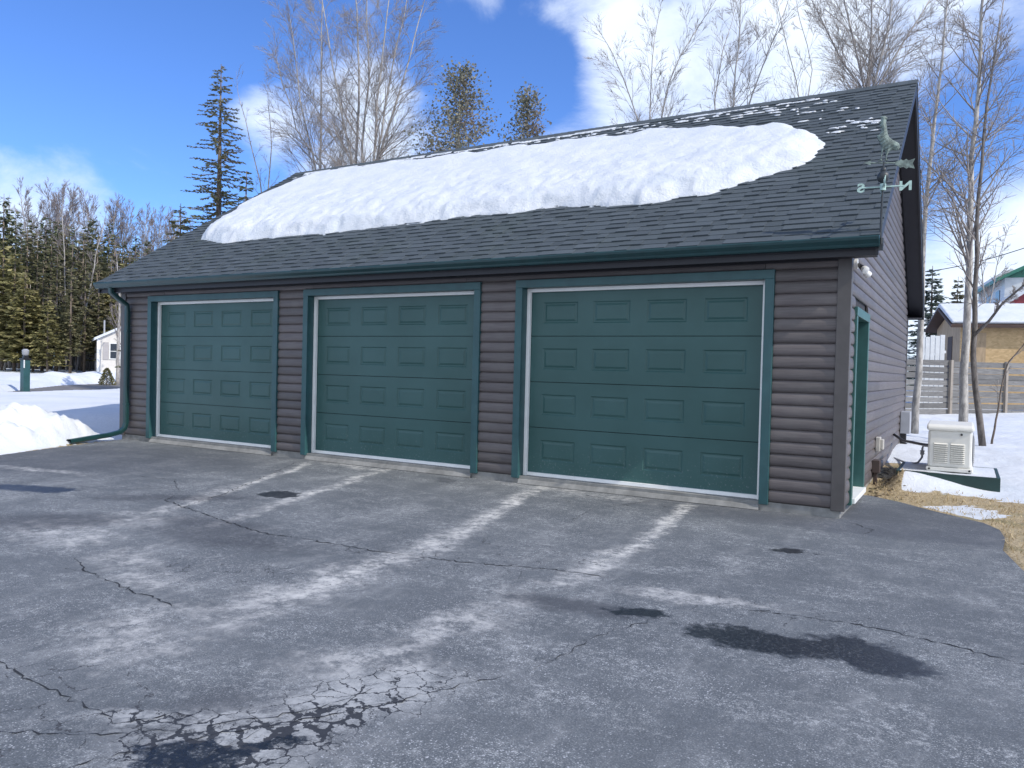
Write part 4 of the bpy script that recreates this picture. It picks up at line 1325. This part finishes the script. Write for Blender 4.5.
# tall trees just behind the garage
def stemset(depth, base_uv, tops, r0, r1, seed):
    r = random.Random(seed); bp = foot(at(base_uv[0], base_uv[1], depth)); out = []
    for i, (pth) in enumerate(tops):
        pts = [bp + Vector((r.uniform(-.15, .15), r.uniform(-.15, .15), 0))]
        dz = r.uniform(-1.2, 1.2)
        for k, (u, v) in enumerate(pth): pts.append(at(u, v, depth + dz*(k+1)/len(pth)))
        out.append((pts, r0*r.uniform(.8, 1.1), r1))
    return out
bare_tree('maple_tree', stemset(27, (352, 372), [[(357, 180), (340, 110), (328, 40), (318, -30)], [(356, 170), (360, 90), (358, 20), (352, -50)], [(362, 170), (368, 60), (366, -45)],
                                [(374, 165), (379, 80), (392, -20)], [(376, 165), (392, 70), (408, -10)], [(378, 160), (402, 80), (424, 5)]], .095, .015, 4), 21,
          'many-stemmed bare maple rising behind the middle of the snowy roof', n1=24, n2=9, n3=7, l1=.25, ang=(24, 52), start=.28, up=.22)
bare_tree('maple_tree', stemset(29, (322, 374), [[(322, 175), (321, 80), (322, -20)], [(318, 178), (300, 100), (290, 15)], [(328, 170), (300, 140), (276, 60)]], .085, .014, 5), 22,
          'slim pale bare tree with upswept twigs left of the many-stemmed maple', n1=28, n2=9, n3=7, l1=.25, ang=(24, 55), start=.28, up=.22)
bare_tree('birch_tree', stemset(30, (275, 374), [[(262, 190), (248, 130), (240, 100)], [(268, 190), (272, 140), (268, 105)]], .07, .012, 6), 23,
          'thin leaning bare sapling between the tall spruce and the maples', n1=9, n2=4, n3=3, l1=.16, start=.45)
bare_tree('maple_tree', stemset(26, (654, 372), [[(650, 118), (650, 80), (655, 35)], [(660, 120), (672, 70), (696, 30)], [(640, 120), (626, 85), (612, 52)]], .08, .014, 7), 24,
          'spreading bare tree against white cloud behind the roof centre', n1=20, n2=7, n3=6, l1=.25, start=.42, up=.22)
bare_tree('poplar_tree', stemset(24, (735, 374), [[(733, 110), (737, 50), (743, -30)], [(715, 110), (720, 60), (730, 30)], [(745, 110), (765, 60), (785, 12)]], .075, .012, 8), 25,
          'upright bare poplar with a straight leader right of the roof centre', n1=20, n2=7, n3=6, l1=.23, ang=(24, 48), start=.42, up=.22)
bare_tree('alder_tree', stemset(27, (795, 372), [[(800, 108), (792, 60), (780, 25)], [(806, 105), (812, 60), (800, 20)]], .06, .012, 9), 26,
          'low thin bare tree left of the big maple above the roof', n1=14, n2=6, n3=5, l1=.22, start=.42)
bare_tree('maple_tree', stemset(22, (868, 376), [[(866, 90), (852, 40), (838, -30)], [(868, 90), (870, 30), (872, -50)], [(872, 90), (888, 30), (898, -45)], [(876, 90), (905, 40), (935, -10)], [(864, 92), (838, 55), (815, 8)]], .10, .015, 10), 27,
          'large dense bare maple behind the right end of the roof ridge', n1=28, n2=9, n3=7, l1=.27, ang=(24, 52), start=.35, up=.22)
# the pair right of the garage
t1 = [at(962, 447, 15.9), at(964, 390, 15.9), at(966.5, 330, 15.8), at(970, 230, 15.8), at(976, 120, 15.8), at(984, -10, 15.8), at(988, -60, 15.8)]; t1[0] = foot(t1[0])
bare_tree('birch_tree', [(t1, .095, .018)], 31, 'tall pale grey trunk standing just behind the generator', bark='bark_pale', n1=50, n2=8, n3=5, l1=.22, ang=(35, 65), start=.33)
t2 = [at(983, 452, 14.7), at(978, 410, 14.7), at(974.5, 370, 14.8), at(974, 300, 14.9), at(977, 215, 15.0), at(984, 120, 15.2), at(1000, 20, 15.4)]; t2[0] = foot(t2[0])
br = [at(974.3, 335, 14.8), at(988, 322, 14.6), at(1003, 303, 14.4), at(1024, 285, 14.2), at(1050, 272, 14.0)]
bare_tree('maple_tree', [(t2, .065, .014), (br, .035, .011)], 32, 'darker trunk with a long low limb beside the pale trunk', bark='bark_dark', n1=20, n2=6, n3=4, l1=.18, ang=(30, 60), start=.30)
sap = [at(991, 446, 15.1), at(998, 410, 15.1), at(1006, 365, 15.0), at(1024, 345, 14.9), at(1040, 320, 14.8)]; sap[0] = foot(sap[0])
bare_tree('maple_sapling', [(sap, .022, .008)], 33, 'thin bent sapling in the snow right of the two trunks', bark='bark_brown', n1=8, n2=3, n3=2, l1=.2, start=.3)
t4 = [at(914, 448, 17.2), at(917, 400, 17.2), at(920, 330, 17.2), at(926, 200, 17.2), at(939, 79, 17.2), at(949, -10, 17.2)]; t4[0] = foot(t4[0])
bare_tree('birch_tree', [(t4, .085, .016)], 34, 'speckled pale trunk close behind the rear corner of the garage', bark='bark_pale', n1=30, n2=6, n3=4, l1=.2, start=.42, ang=(35, 65))

def conifer(name, h, rad, seed, label, leaf='spruce', bark='bark_brown', sparse=0.0, per=7, tiers=26, tuft=.30, clear=.12, droop=.25, group=None, density=1.0, prof=None, tw=.28):
    r = random.Random(seed)
    root = empty(name, (0, 0, 0), label, 'tree', group)
    tk = MB(); tk.tube([(0, 0, -.2), (r.gauss(0, .03), r.gauss(0, .03), h*.5), (0, 0, h)], [max(.05, h*.014), h*.009, .012], 7)
    cw = MB(); bn = MB()
    for k in range(tiers):
        t = clear + (1-clear)*(k + r.uniform(-.3, .3))/tiers
        if t > .995: continue
        z = h*t
        R0 = prof(t) if prof else rad*(1-t)**.8
        nb = max(3, int(per*(.6+.4*(1-t))))
        a0 = r.uniform(0, 6.3)
        for q in range(nb):
            if r.random() < sparse: continue
            a = a0 + 2*math.pi*q/nb + r.gauss(0, .22)
            L = max(.14, R0*r.uniform(.6, 1.12))
            d = Vector((math.cos(a), math.sin(a), -droop*r.uniform(.5, 1.4) + .55*max(0, t-.7)))
            p0 = Vector((0, 0, z)); pm = p0 + d*L*.6; pe = p0 + Vector((d.x, d.y, d.z*.65))*L
            tk.tube([p0, pm, pe], [max(.008, L*.014), .008, .004], 3, cap=False)
            n = max(3, int(L*density/tuft*4.2))
            for i in range(n):
                s_ = (i + r.random())/n
                s_ = .10 + .92*s_
                b_ = p0.lerp(pm, s_/.6) if s_ < .6 else pm.lerp(pe, (s_-.6)/.4)
                sd = Vector((-d.y, d.x, 0)).normalized()
                f = Vector((d.x, d.y, d.z*.4)).normalized()*r.uniform(.5, 1.0) + sd*r.uniform(-1.0, 1.0) + uz*r.uniform(-.5, .30)
                f = f.normalized()*tuft*r.uniform(.6, 1.25)*(1.1-.5*s_)
                w = f.cross(Vector((r.gauss(0, .35), r.gauss(0, .35), 1))).normalized()*tuft*tw*r.uniform(.6, 1.2)
                c = min(1, max(0, r.gauss(.45, .28)))
                cw.add([b_, b_+f*.45+w, b_+f, b_+f*.5-w], [(0, 1, 2, 3)], c)
    o = tk.build('trunk', M[bark], root, smooth=True)
    o = cw.build('crown', M[leaf], root)
    return root
def put(o, u, depth, dx=0, rz=0, sink=.0):
    p = at(u, 370, depth); o.location = (p.x, p.y, gz(p.x, p.y) - sink); o.rotation_euler = (0, 0, rz); return o

# tall spruce behind the left end of the roof
def tall_prof(t):
    if t > .80: return .25 + 1.0*(1-t)/.20*.75
    if t > .55: return .95 + .55*(.80-t)/.25
    return 1.5 + 1.9*(.55-t)/.35
o = conifer('spruce_tree', 13.45, 2.6, 41, 'tall narrow spruce with a dense tip and open lower branches left of the roof', sparse=.24, per=8, tiers=58, tuft=.19, clear=.22, droop=.15, prof=tall_prof, density=2.0, tw=.24)
put(o, 216, 32)
o = conifer('spruce_tree', 8.35, 1.6, 42, 'small dark spruce top peeking over the left roof edge', leaf='spruce_d', per=9, tiers=30, tuft=.24, density=2.0)
put(o, 243, 29)
o = conifer('pine_tree', 7.9, 2.8, 43, 'short bushy green pine at the left corner of the roof', leaf='spruce', per=8, tiers=22, tuft=.30, sparse=.1, density=1.8)
put(o, 178, 33)

def cedar(h, rad, seed, label, u, depth, n=3400):
    r = random.Random(seed); root = empty('cedar_tree', (0, 0, 0), label, 'tree')
    tk = MB(); tk.tube([(0, 0, -.2), (.05, 0, h*.6), (0, 0, h)], [.13, .06, .012], 7); cw = MB()
    nb = 300
    for k in range(nb):
        t = .12 + .86*(k + r.random())/nb
        a = r.uniform(0, 6.3); R0 = rad*min(1, (1.03-t)*2.9)**.8 * (1 - .25*max(0, .35-t))*r.uniform(.6, 1.12)
        p0 = Vector((0, 0, h*t - R0*.25)); pe = Vector((math.cos(a)*R0, math.sin(a)*R0, h*t + R0*.25))
        pm = p0.lerp(pe, .5) - uz*R0*.10
        tk.tube([p0, pm, pe], [.018, .010, .005], 3, cap=False)
        for i in range(n//nb):
            s_ = r.random()**.7; b_ = (p0.lerp(pm, s_*2) if s_ < .5 else pm.lerp(pe, s_*2-1)) + Vector((r.gauss(0, .16), r.gauss(0, .16), r.gauss(0, .16)))
            f = Vector((r.gauss(0, 1), r.gauss(0, 1), r.gauss(.2, .8))).normalized()*r.uniform(.05, .13); w = f.cross(Vector((r.gauss(0, 1), r.gauss(0, 1), r.gauss(0, 1)))).normalized()*f.length*.42
            cw.add([b_, b_+f*.5+w, b_+f, b_+f*.5-w], [(0, 1, 2, 3)], r.random())
    tk.build('trunk', M['bark_grey'], root, smooth=True); cw.build('crown', M['cedar'], root)
    put(root, u, depth)
cedar(11.75, 2.0, 51, 'broad speckled cedar behind the roof right of the maples', 453, 27, 13000)
cedar(11.0, 1.25, 52, 'smaller narrow cedar behind the roof centre', 521, 27, 8000)

# forest belt on the left
dark = [conifer('spruce_tree', 10.5, 2.0, 60+i, 'dark spruce standing in the forest belt beyond the snow bank', leaf='spruce_d', per=6, tiers=40, tuft=.44, clear=.17, sparse=.04, density=2.0, group='dark spruces of the forest belt') for i in range(3)]
mid = [conifer('spruce_tree', 10.0, 1.8, 70+i, 'thin brownish green spruce with bare lower trunk in the forest belt', leaf='spruce', per=5, tiers=36, tuft=.40, clear=.22, sparse=.14, density=2.0, group='thin spruces of the forest belt') for i in range(2)]
pine = [conifer('pine_tree', 7.2, 2.2, 80+i, 'yellow green pine at the front of the forest belt', leaf='pine', per=6, tiers=26, tuft=.46, clear=.14, sparse=.04, droop=.1, density=2.1, group='yellow green pines of the forest belt') for i in range(2)]
rf = random.Random(99)
used = set()
def plant(protos, key, u, depth, sc, lab, grp):
    p = at(u, 372, depth); l = (p.x, p.y, gz(p.x, p.y)-.1); i = rf.randrange(len(protos))
    if (key, i) in used:
        copy_thing(protos[i], l, rf.uniform(0, 6.3), sc, lab, grp)
    else:
        used.add((key, i)); protos[i].location = l; protos[i].rotation_euler = (0, 0, rf.uniform(0, 6.3)); protos[i].scale = (sc[0], sc[0], sc[1])
DL, DG = 'dark spruce standing in the forest belt beyond the snow bank', 'dark spruces of the forest belt'
ML, MG = 'thin brownish green spruce with bare lower trunk in the forest belt', 'thin spruces of the forest belt'
PL, PG = 'yellow green pine at the front of the forest belt', 'yellow green pines of the forest belt'
def sc_for(topv, depth, h0):
    return ((359 - topv)*depth/FPX + 1.0) / h0
for u, top, dp_ in [(2, 198, 57), (-14, 205, 60), (14, 212, 62), (30, 222, 60), (44, 219, 58), (57, 222, 62), (68, 228, 57), (86, 226, 60), (91, 220, 63), (107, 222, 58), (121, 240, 60), (134, 236, 62), (-28, 215, 58), (20, 240, 56), (77, 240, 55), (100, 246, 57), (146, 240, 60)]:
    s_ = sc_for(top, dp_, 10.5); plant(dark, 'd', u, dp_, (s_*rf.uniform(.85, 1.05), s_), DL, DG)
for u, top, dp_ in [(36, 235, 55), (50, 238, 54), (63, 226, 56), (82, 232, 54), (96, 236, 55), (113, 236, 56), (128, 250, 55), (8, 222, 58), (26, 232, 55), (71, 246, 53), (140, 250, 54), (155, 250, 57), (42, 262, 50), (56, 256, 49), (70, 268, 48), (84, 258, 50), (98, 264, 51), (110, 258, 52)]:
    s_ = sc_for(top, dp_, 10.0); plant(mid, 'm', u, dp_, (s_*rf.uniform(.85, 1.1), s_), ML, MG)
for u, top, dp_ in [(2, 240, 50), (14, 252, 49), (24, 272, 48), (-12, 236, 50), (33, 290, 49), (124, 262, 56), (112, 278, 55), (47, 296, 47), (122, 285, 50)]:
    s_ = sc_for(top, dp_, 7.2); plant(pine, 'p', u, dp_, (s_*rf.uniform(.9, 1.1), s_), PL, PG)
for k in range(26):
    u = -45 + k*9.5 + rf.uniform(-3, 3); dp_ = rf.uniform(66, 80); s_ = sc_for(rf.uniform(232, 262) + max(0, u-100)*.12, dp_, 10.5)
    plant(dark if k % 3 else mid, 'd' if k % 3 else 'm', u, dp_, (s_*1.05, s_), DL if k % 3 else ML, DG if k % 3 else MG)
# bare hardwoods over and in front of the spruces
hw = []
def hardwood(seed, h, label, group):
    r = random.Random(seed); st = []
    for i in range(3):
        a = r.uniform(0, 6.3); k = r.uniform(.05, .16)
        st.append(([Vector((0, 0, -.2)), Vector((math.cos(a)*k*h*.3, math.sin(a)*k*h*.3, h*.45)), Vector((math.cos(a)*k*h, math.sin(a)*k*h, h))], .065, .018))
    return bare_tree('maple_tree', st, seed, label, group, bark='bark_grey', twig='twig_pink', n1=24, n2=8, n3=5, l1=.27, ang=(18, 45), start=.38, rtw=.012)
HL, HG = 'bare pinkish grey hardwood rising above the forest belt', 'bare hardwoods above the forest belt'
hws = [hardwood(110+i, 13.0, HL, HG) for i in range(3)]
for u, top, dp_ in [(38, 176, 68), (55, 182, 72), (90, 188, 70), (108, 190, 68), (72, 192, 74), (126, 196, 72), (142, 200, 70), (160, 205, 74), (22, 196, 72), (175, 210, 72), (-10, 196, 70), (192, 215, 76)]:
    s_ = sc_for(top, dp_, 15.0); plant(hws, 'h', u, dp_, (s_, s_), HL, HG)
# pale leaning trunks in front of the belt
def pale(seed, pts, r0, label):
    P = [Vector(p) for p in pts]; P[0] = foot(P[0]); bare_tree('birch_tree', [(P, r0, .025)], seed, label, bark='bark_grey', twig='twig_pink', n1=14, n2=4, n3=3, l1=.22, start=.35, rtw=.012)
pale(131, [at(76, 372, 52), at(82, 330, 52), at(90, 290, 52), at(96, 255, 52), at(104, 225, 52)], .07, 'pale leaning birch trunk crossing the middle of the forest belt')
pale(132, [at(66, 372, 53), at(65, 310, 53), at(65, 255, 53), at(62, 215, 53)], .06, 'straight pale birch trunk in the forest belt')
pale(133, [at(4, 374, 50), at(7, 355, 50), at(12, 342, 50)], .10, 'short pale leaning trunk at the left end of the forest')
pale(134, [at(118, 372, 44), at(118, 345, 44), at(120, 300, 44), at(117, 262, 44)], .13, 'whitish birch in front of the small cream house')
pale(135, [at(124, 373, 45), at(124, 345, 45), at(126, 300, 45)], .09, 'thin whitish birch beside the left corner of the garage')
# woodland mass deeper in the belt: thin trunks
def thin_trunks():
    r = random.Random(77); m_ = MB()
    for k in range(170):
        u = r.uniform(-40, 175); d = r.uniform(55, 66); p = at(u, 372, d); g_ = gz(p.x, p.y)
        x, y = p.x, p.y; L_ = r.uniform(4, 8)
        m_.tube([(x, y, g_-.1), (x+r.gauss(0, .12), y+r.gauss(0, .12), g_+L_*.5), (x+r.gauss(0, .25), y+r.gauss(0, .25), g_+L_)], [r.uniform(.05, .12), .06, .02], 5, c=r.random())
    tag(m_.build('forest_trunks', M['bark_grey'], smooth=True), 'mass of thin grey trunks deep inside the forest belt', 'trees', kind='stuff')
thin_trunks()
# conifers right, beyond the fence
o = conifer('spruce_tree', 6.6, 1.7, 91, 'snow dusted dark spruce just right of the garage rear corner', leaf='frost', per=9, tiers=28, tuft=.28, density=2.2); put(o, 929, 39)
o.scale = (1.25, 1.25, 1.02)
o = conifer('pine_tree', 7.6, 1.7, 92, 'brownish conical pine beyond the snowy shed roof', leaf='cedar', per=9, tiers=28, tuft=.36, density=2.2); put(o, 955, 52)
o.scale = (1, 1, 1.02)
bare_tree('birch_tree', stemset(40, (985, 384), [[(985, 300), (980, 255), (975, 225)], [(990, 300), (998, 262), (1006, 235)]], .06, .014, 14), 36, 'faint bare tree behind the white house', n1=14, n2=5, n3=4, l1=.2, start=.35, twig='twig_pink', rtw=.010)

# shrub by the cream house
def shrub():
    r = random.Random(5); p = at(107, 371, 42); z0 = gz(p.x, p.y)
    root = empty('conical_shrub', (p.x, p.y, z0), 'small conical evergreen shrub in front of the cream house', 'shrub')
    m_ = MB(); s = MB(); s.tube([(0, 0, -.1), (0, 0, .8)], [.04, .015], 6)
    for _ in range(1500):
        t = r.random(); a = r.uniform(0, 6.3); R0 = .42*(1-t)**.7*r.uniform(.55, 1.08)
        b_ = Vector((math.cos(a)*R0, math.sin(a)*R0, .05+.95*t)); f = Vector((math.cos(a), math.sin(a), r.gauss(.4, .5))).normalized()*r.uniform(.04, .10); w = f.cross(Vector((r.gauss(0, 1), r.gauss(0, 1), 1))).normalized()*.03
        m_.add([b_, b_+f*.5+w, b_+f, b_+f*.5-w], [(0, 1, 2, 3)], r.random())
    s.build('trunk', M['bark_brown'], root); m_.build('crown', M['shrub'], root)
shrub()

# ------------------------------------------------------------------ things far left: lamp post, small house
def lamp():
    p = at(25, 389, 31.5); z0 = gz(p.x, p.y) - .05
    hgt = (389-345)*31.5/FPX
    root = empty('lamp_post', (p.x, p.y, z0), 'square teal lamp post standing in the snow by the road', 'lamp post')
    m_ = MB(); m_.box(-.13, .13, -.13, .13, -.2, hgt*.80); m_.build('post', M['teal'], root, bevel=.01)
    m_ = MB(); m_.box(-.155, .155, -.155, .155, hgt*.80, hgt*.84); m_.box(-.09, .09, -.09, .09, hgt*.84, hgt*.90); m_.build('collar', M['black'], root, bevel=.008)
    m_ = MB(); m_.tube([(0, 0, hgt*.90), (0, 0, hgt*.93), (0, 0, hgt*1.02), (0, 0, hgt*1.05)], [.07, .115, .13, .06], 10); m_.build('lamp', M['grey_box'], root, smooth=True, angle=40)
    m_ = MB(); m_.box(.132, .20, -.14, -.12, hgt*.62, hgt*.80); m_.build('number_plate', M['lampwhite'], root)
lamp()
def house_frame(origin, ang):
    R0 = Vector((AX.x, AX.y, 0)).normalized(); a = R_(ang)
    d1 = Vector((R0.x*math.cos(a)-R0.y*math.sin(a), R0.x*math.sin(a)+R0.y*math.cos(a), 0)); d2 = Vector((-d1.y, d1.x, 0))
    return lambda x, y, z: Vector((origin.x, origin.y, 0)) + d1*x + d2*y + uz*z, d1, d2
def small_house():
    o = at(97.5, 371, 47); F, d1, d2 = house_frame(o, 30); z0 = gz(o.x, o.y)
    root = empty('cream_house', (o.x, o.y, z0), 'small cream house with grey shutters and snowy roof at the forest edge', 'house')
    W, Dp, ev, pk = 3.0, 6.0, 2.62, 3.42
    m_ = MB(); m_.prism([F(0, 0, z0-.3), F(W, 0, z0-.3), F(W, 0, ev), F(W/2, 0, pk), F(0, 0, ev)], d2*Dp); child(m_, 'wall', M['cream'], root)
    m_ = MB(); t = .16
    m_.prism([F(-.2, -.2, ev-.10), F(W/2, -.2, pk), F(W+.2, -.2, ev-.10), F(W+.2, -.2, ev-.10+t), F(W/2, -.2, pk+t), F(-.2, -.2, ev-.10+t)], d2*(Dp+.4)); child(m_, 'roof', M['snow'], root)
    m_ = MB(); m_.obox(F(-.05, -.03, z0-.2), d1*.14, d2*.03, uz*(ev-z0+.2)); child(m_, 'corner_board', M['lampwhite'], root)
    m_ = MB(); m_.obox(F(.62, -.05, 1.38), d1*.62, d2*.05, uz*1.02); w = child(m_, 'window', M['lampwhite'], root)
    m_ = MB(); m_.obox(F(.68, -.06, 1.44), d1*.50, d2*.01, uz*.42); m_.obox(F(.68, -.06, 1.90), d1*.50, d2*.01, uz*.44); child(m_, 'pane', M['glass'], root)
    m_ = MB(); m_.obox(F(.28, -.04, 1.36), d1*.30, d2*.04, uz*1.06); child(m_, 'shutter', M['shutter'], root)
    m_ = MB(); m_.obox(F(1.30, -.04, 1.36), d1*.30, d2*.04, uz*1.06); child(m_, 'shutter', M['shutter'], root)
    m_ = MB(); m_.tube([F(.35, .3, ev), F(.35, .3, pk+.35)], .05, 6); child(m_, 'vent_pipe', M['grey_box'], root)
small_house()

# ------------------------------------------------------------------ fence and neighbours on the right
def fence():
    A = Vector((-.4, 20.28, 0)); d = (Vector((2.89, 23.86, 0)) - A).normalized(); n = Vector((d.y, -d.x, 0))
    root = empty('board_fence', (A.x, A.y, .2), 'weathered grey horizontal board fence across the back of the yard', 'fence')
    s0, s1 = -7.0, 9.5; top = 2.04
    r = random.Random(4)
    posts = [s0 + i*2.1 for i in range(9)]
    off = ((946-913)/111)*4.86
    posts = [off + 2.43*k for k in range(-4, 5)]
    for s_ in posts:
        p = A + d*s_; m_ = MB(); m_.obox(p + n*.055 - d*.05 + uz*(-.2), d*.10, n*.09, uz*(top+.22)); child(m_, 'post', M['fencepost'], root)
    for k in range(9):
        m_ = MB(); z = .20 + k*.205
        for i in range(len(posts)-1):
            g_ = .022 + (.03 if i == 3 else 0)*r.random()
            dz = r.gauss(0, .012)
            p = A + d*(posts[i]+.01)
            m_.obox(p + n*.0 + uz*(z+dz), d*(2.41) + uz*r.gauss(0, .012), n*.05, uz*(.205-g_), c=r.random())
        child(m_, 'board', M['fence'], root)
fence()
def shed():
    o = at(960, 361, 31); F, d1, d2 = house_frame(o, -16)
    root = empty('plywood_shed', (o.x, o.y, 0), 'unfinished plywood sided shed with snow on its roof behind the fence', 'shed')
    W, Dp, ev, pk = 7.5, 3.8, 3.62, 4.35
    m_ = MB(); m_.obox(F(0, 0, -.2), d1*W, d2*.15, uz*(ev+.2)); child(m_, 'front_wall', M['osb'], root)
    m_ = MB(); m_.prism([F(0, .15, -.2), F(0, Dp, -.2), F(0, Dp, ev), F(0, Dp/2, pk-.12), F(0, .15, ev)], d1*.15); m_.obox(F(.15, Dp-.15, -.2), d1*(W-.15), d2*.15, uz*(ev+.2)); child(m_, 'side_wall', M['ply'], root)
    m_ = MB(); m_.obox(F(-.02, 1.2, -.1), d1*.02, d2*.7, uz*3.3); child(m_, 'doorway', M['darkbrown'], root)
    m_ = MB(); m_.obox(F(.40, -.02, 1.3), d1*.5, d2*.02, uz*2.0); child(m_, 'plywood_patch', M['ply'], root)
    t = .10; e = .35
    sl = (pk-ev)/(Dp/2)
    m_ = MB(); m_.prism([F(-.45, -e, ev-e*sl), F(-.45, Dp/2, pk), F(-.45, Dp+e, ev-e*sl), F(-.45, Dp+e, ev-e*sl+t), F(-.45, Dp/2, pk+t), F(-.45, -e, ev-e*sl+t)], d1*(W+.9)); rf_ = child(m_, 'roof', M['darkbrown'], root)
    m_ = MB(); m_.prism([F(-.40, -e+.1, ev-e*sl+t+.05), F(-.40, Dp/2, pk+t+.004), F(-.40, Dp+e-.1, ev-e*sl+t+.05), F(-.40, Dp+e-.05, ev-e*sl+t+.16), F(-.40, Dp/2, pk+t+.2), F(-.40, -e+.05, ev-e*sl+t+.16)], d1*(W+.8)); child(m_, 'snow_cover', M['snow'], root, bevel=.05)
shed()
def pickets():
    A = at(921, 361, 29.5); A.z = 0; d = Vector((AX.x, AX.y, 0)).normalized(); n = Vector((d.y, -d.x, 0)); r = random.Random(2)
    root = empty('picket_screen', (A.x, A.y, 0), 'whitish upright plank screen left of the plywood shed', 'fence')
    for k in range(5):
        m_ = MB(); m_.obox(A + d*(k*.19-.05), d*.165, n*.03, uz*(3.05 + r.gauss(0, .06))); child(m_, 'plank', M['vinyl'], root)
    m_ = MB(); m_.obox(A - d*.1 - n*.05 + uz*2.4, d*1.05, n*.045, uz*.1); child(m_, 'rail', M['vinyl'], root)
pickets()
def white_house():
    o = at(1002, 361, 46); F, d1, d2 = house_frame(o, -23)
    root = empty('white_house', (o.x, o.y, 0), 'white house with a green metal gable behind the shed', 'house')
    W, Dp, ev = 8.0, 9.5, 7.55; pk = ev + W/2*.5
    m_ = MB(); m_.obox(F(0, 0, 0), d1*W, d2*Dp, uz*ev)
    for k in range(34): m_.obox(F(-.012, -.012, k*.2), d1*W, d2*(Dp), uz*.012)
    child(m_, 'wall', M['vinyl'], root)
    m_ = MB(); m_.prism([F(-.05, -.05, ev), F(W+.05, -.05, ev), F(W/2, -.05, pk)], d2*.1)
    for k in range(14): 
        x = .3 + k*.55; m_.obox(F(x, -.075, ev+.01), d1*.03, d2*.025, uz*max(.05, (min(x, W-x))*.48))
    child(m_, 'gable', M['greenmetal'], root)
    m_ = MB(); t = .22; e = .5; sl = .50
    m_.prism([F(-e, -.45, ev-e*sl), F(W/2, -.45, pk+.02), F(W+e, -.45, ev-e*sl), F(W+e, -.45, ev-e*sl+t), F(W/2, -.45, pk+t), F(-e, -.45, ev-e*sl+t)], d2*(Dp+.9)); child(m_, 'roof', M['greenmetal'], root)
    m_ = MB(); m_.prism([F(-e, .3, ev-e*sl+t), F(.5, .3, ev+.5*sl+t), F(.4, .3, ev+.5*sl+t+.12), F(-e-.05, .3, ev-e*sl+t+.14)], d2*(Dp)); child(m_, 'snow_cover', M['snow'], root)
    for y in (1.4, 4.4):
        m_ = MB(); m_.obox(F(-.04, y, ev-2.2), d1*.04, d2*1.3, uz*1.6); child(m_, 'window', M['glass'], root)
    # porch gable
    px, pw, pe = -.3, 3.4, 5.75
    m_ = MB(); m_.prism([F(px, -2.5, 0), F(px+pw, -2.5, 0), F(px+pw, -2.5, pe), F(px+pw/2, -2.5, pe+1.25), F(px, -2.5, pe)], d2*2.45); child(m_, 'porch', M['red'], root)
    m_ = MB(); m_.prism([F(px-.4, -2.8, pe-.3), F(px+pw/2, -2.8, pe+1.25), F(px+pw+.4, -2.8, pe-.3), F(px+pw+.4, -2.8, pe+.05), F(px+pw/2, -2.8, pe+1.62), F(px-.4, -2.8, pe+.05)], d2*2.75); child(m_, 'porch_roof', M['snow'], root)
white_house()
def cables():
    m_ = MB(); p0 = at(880, 275, 26); p1 = at(1060, 236, 20); pts = []
    for i in range(13):
        t = i/12; q = p0.lerp(p1, t); q.z -= .25*math.sin(math.pi*t); pts.append(q)
    m_.tube(pts, .012, 5); tag(m_.build('utility_cable', M['wire']), 'thin overhead cable crossing the sky at the right', 'cable')
cables()
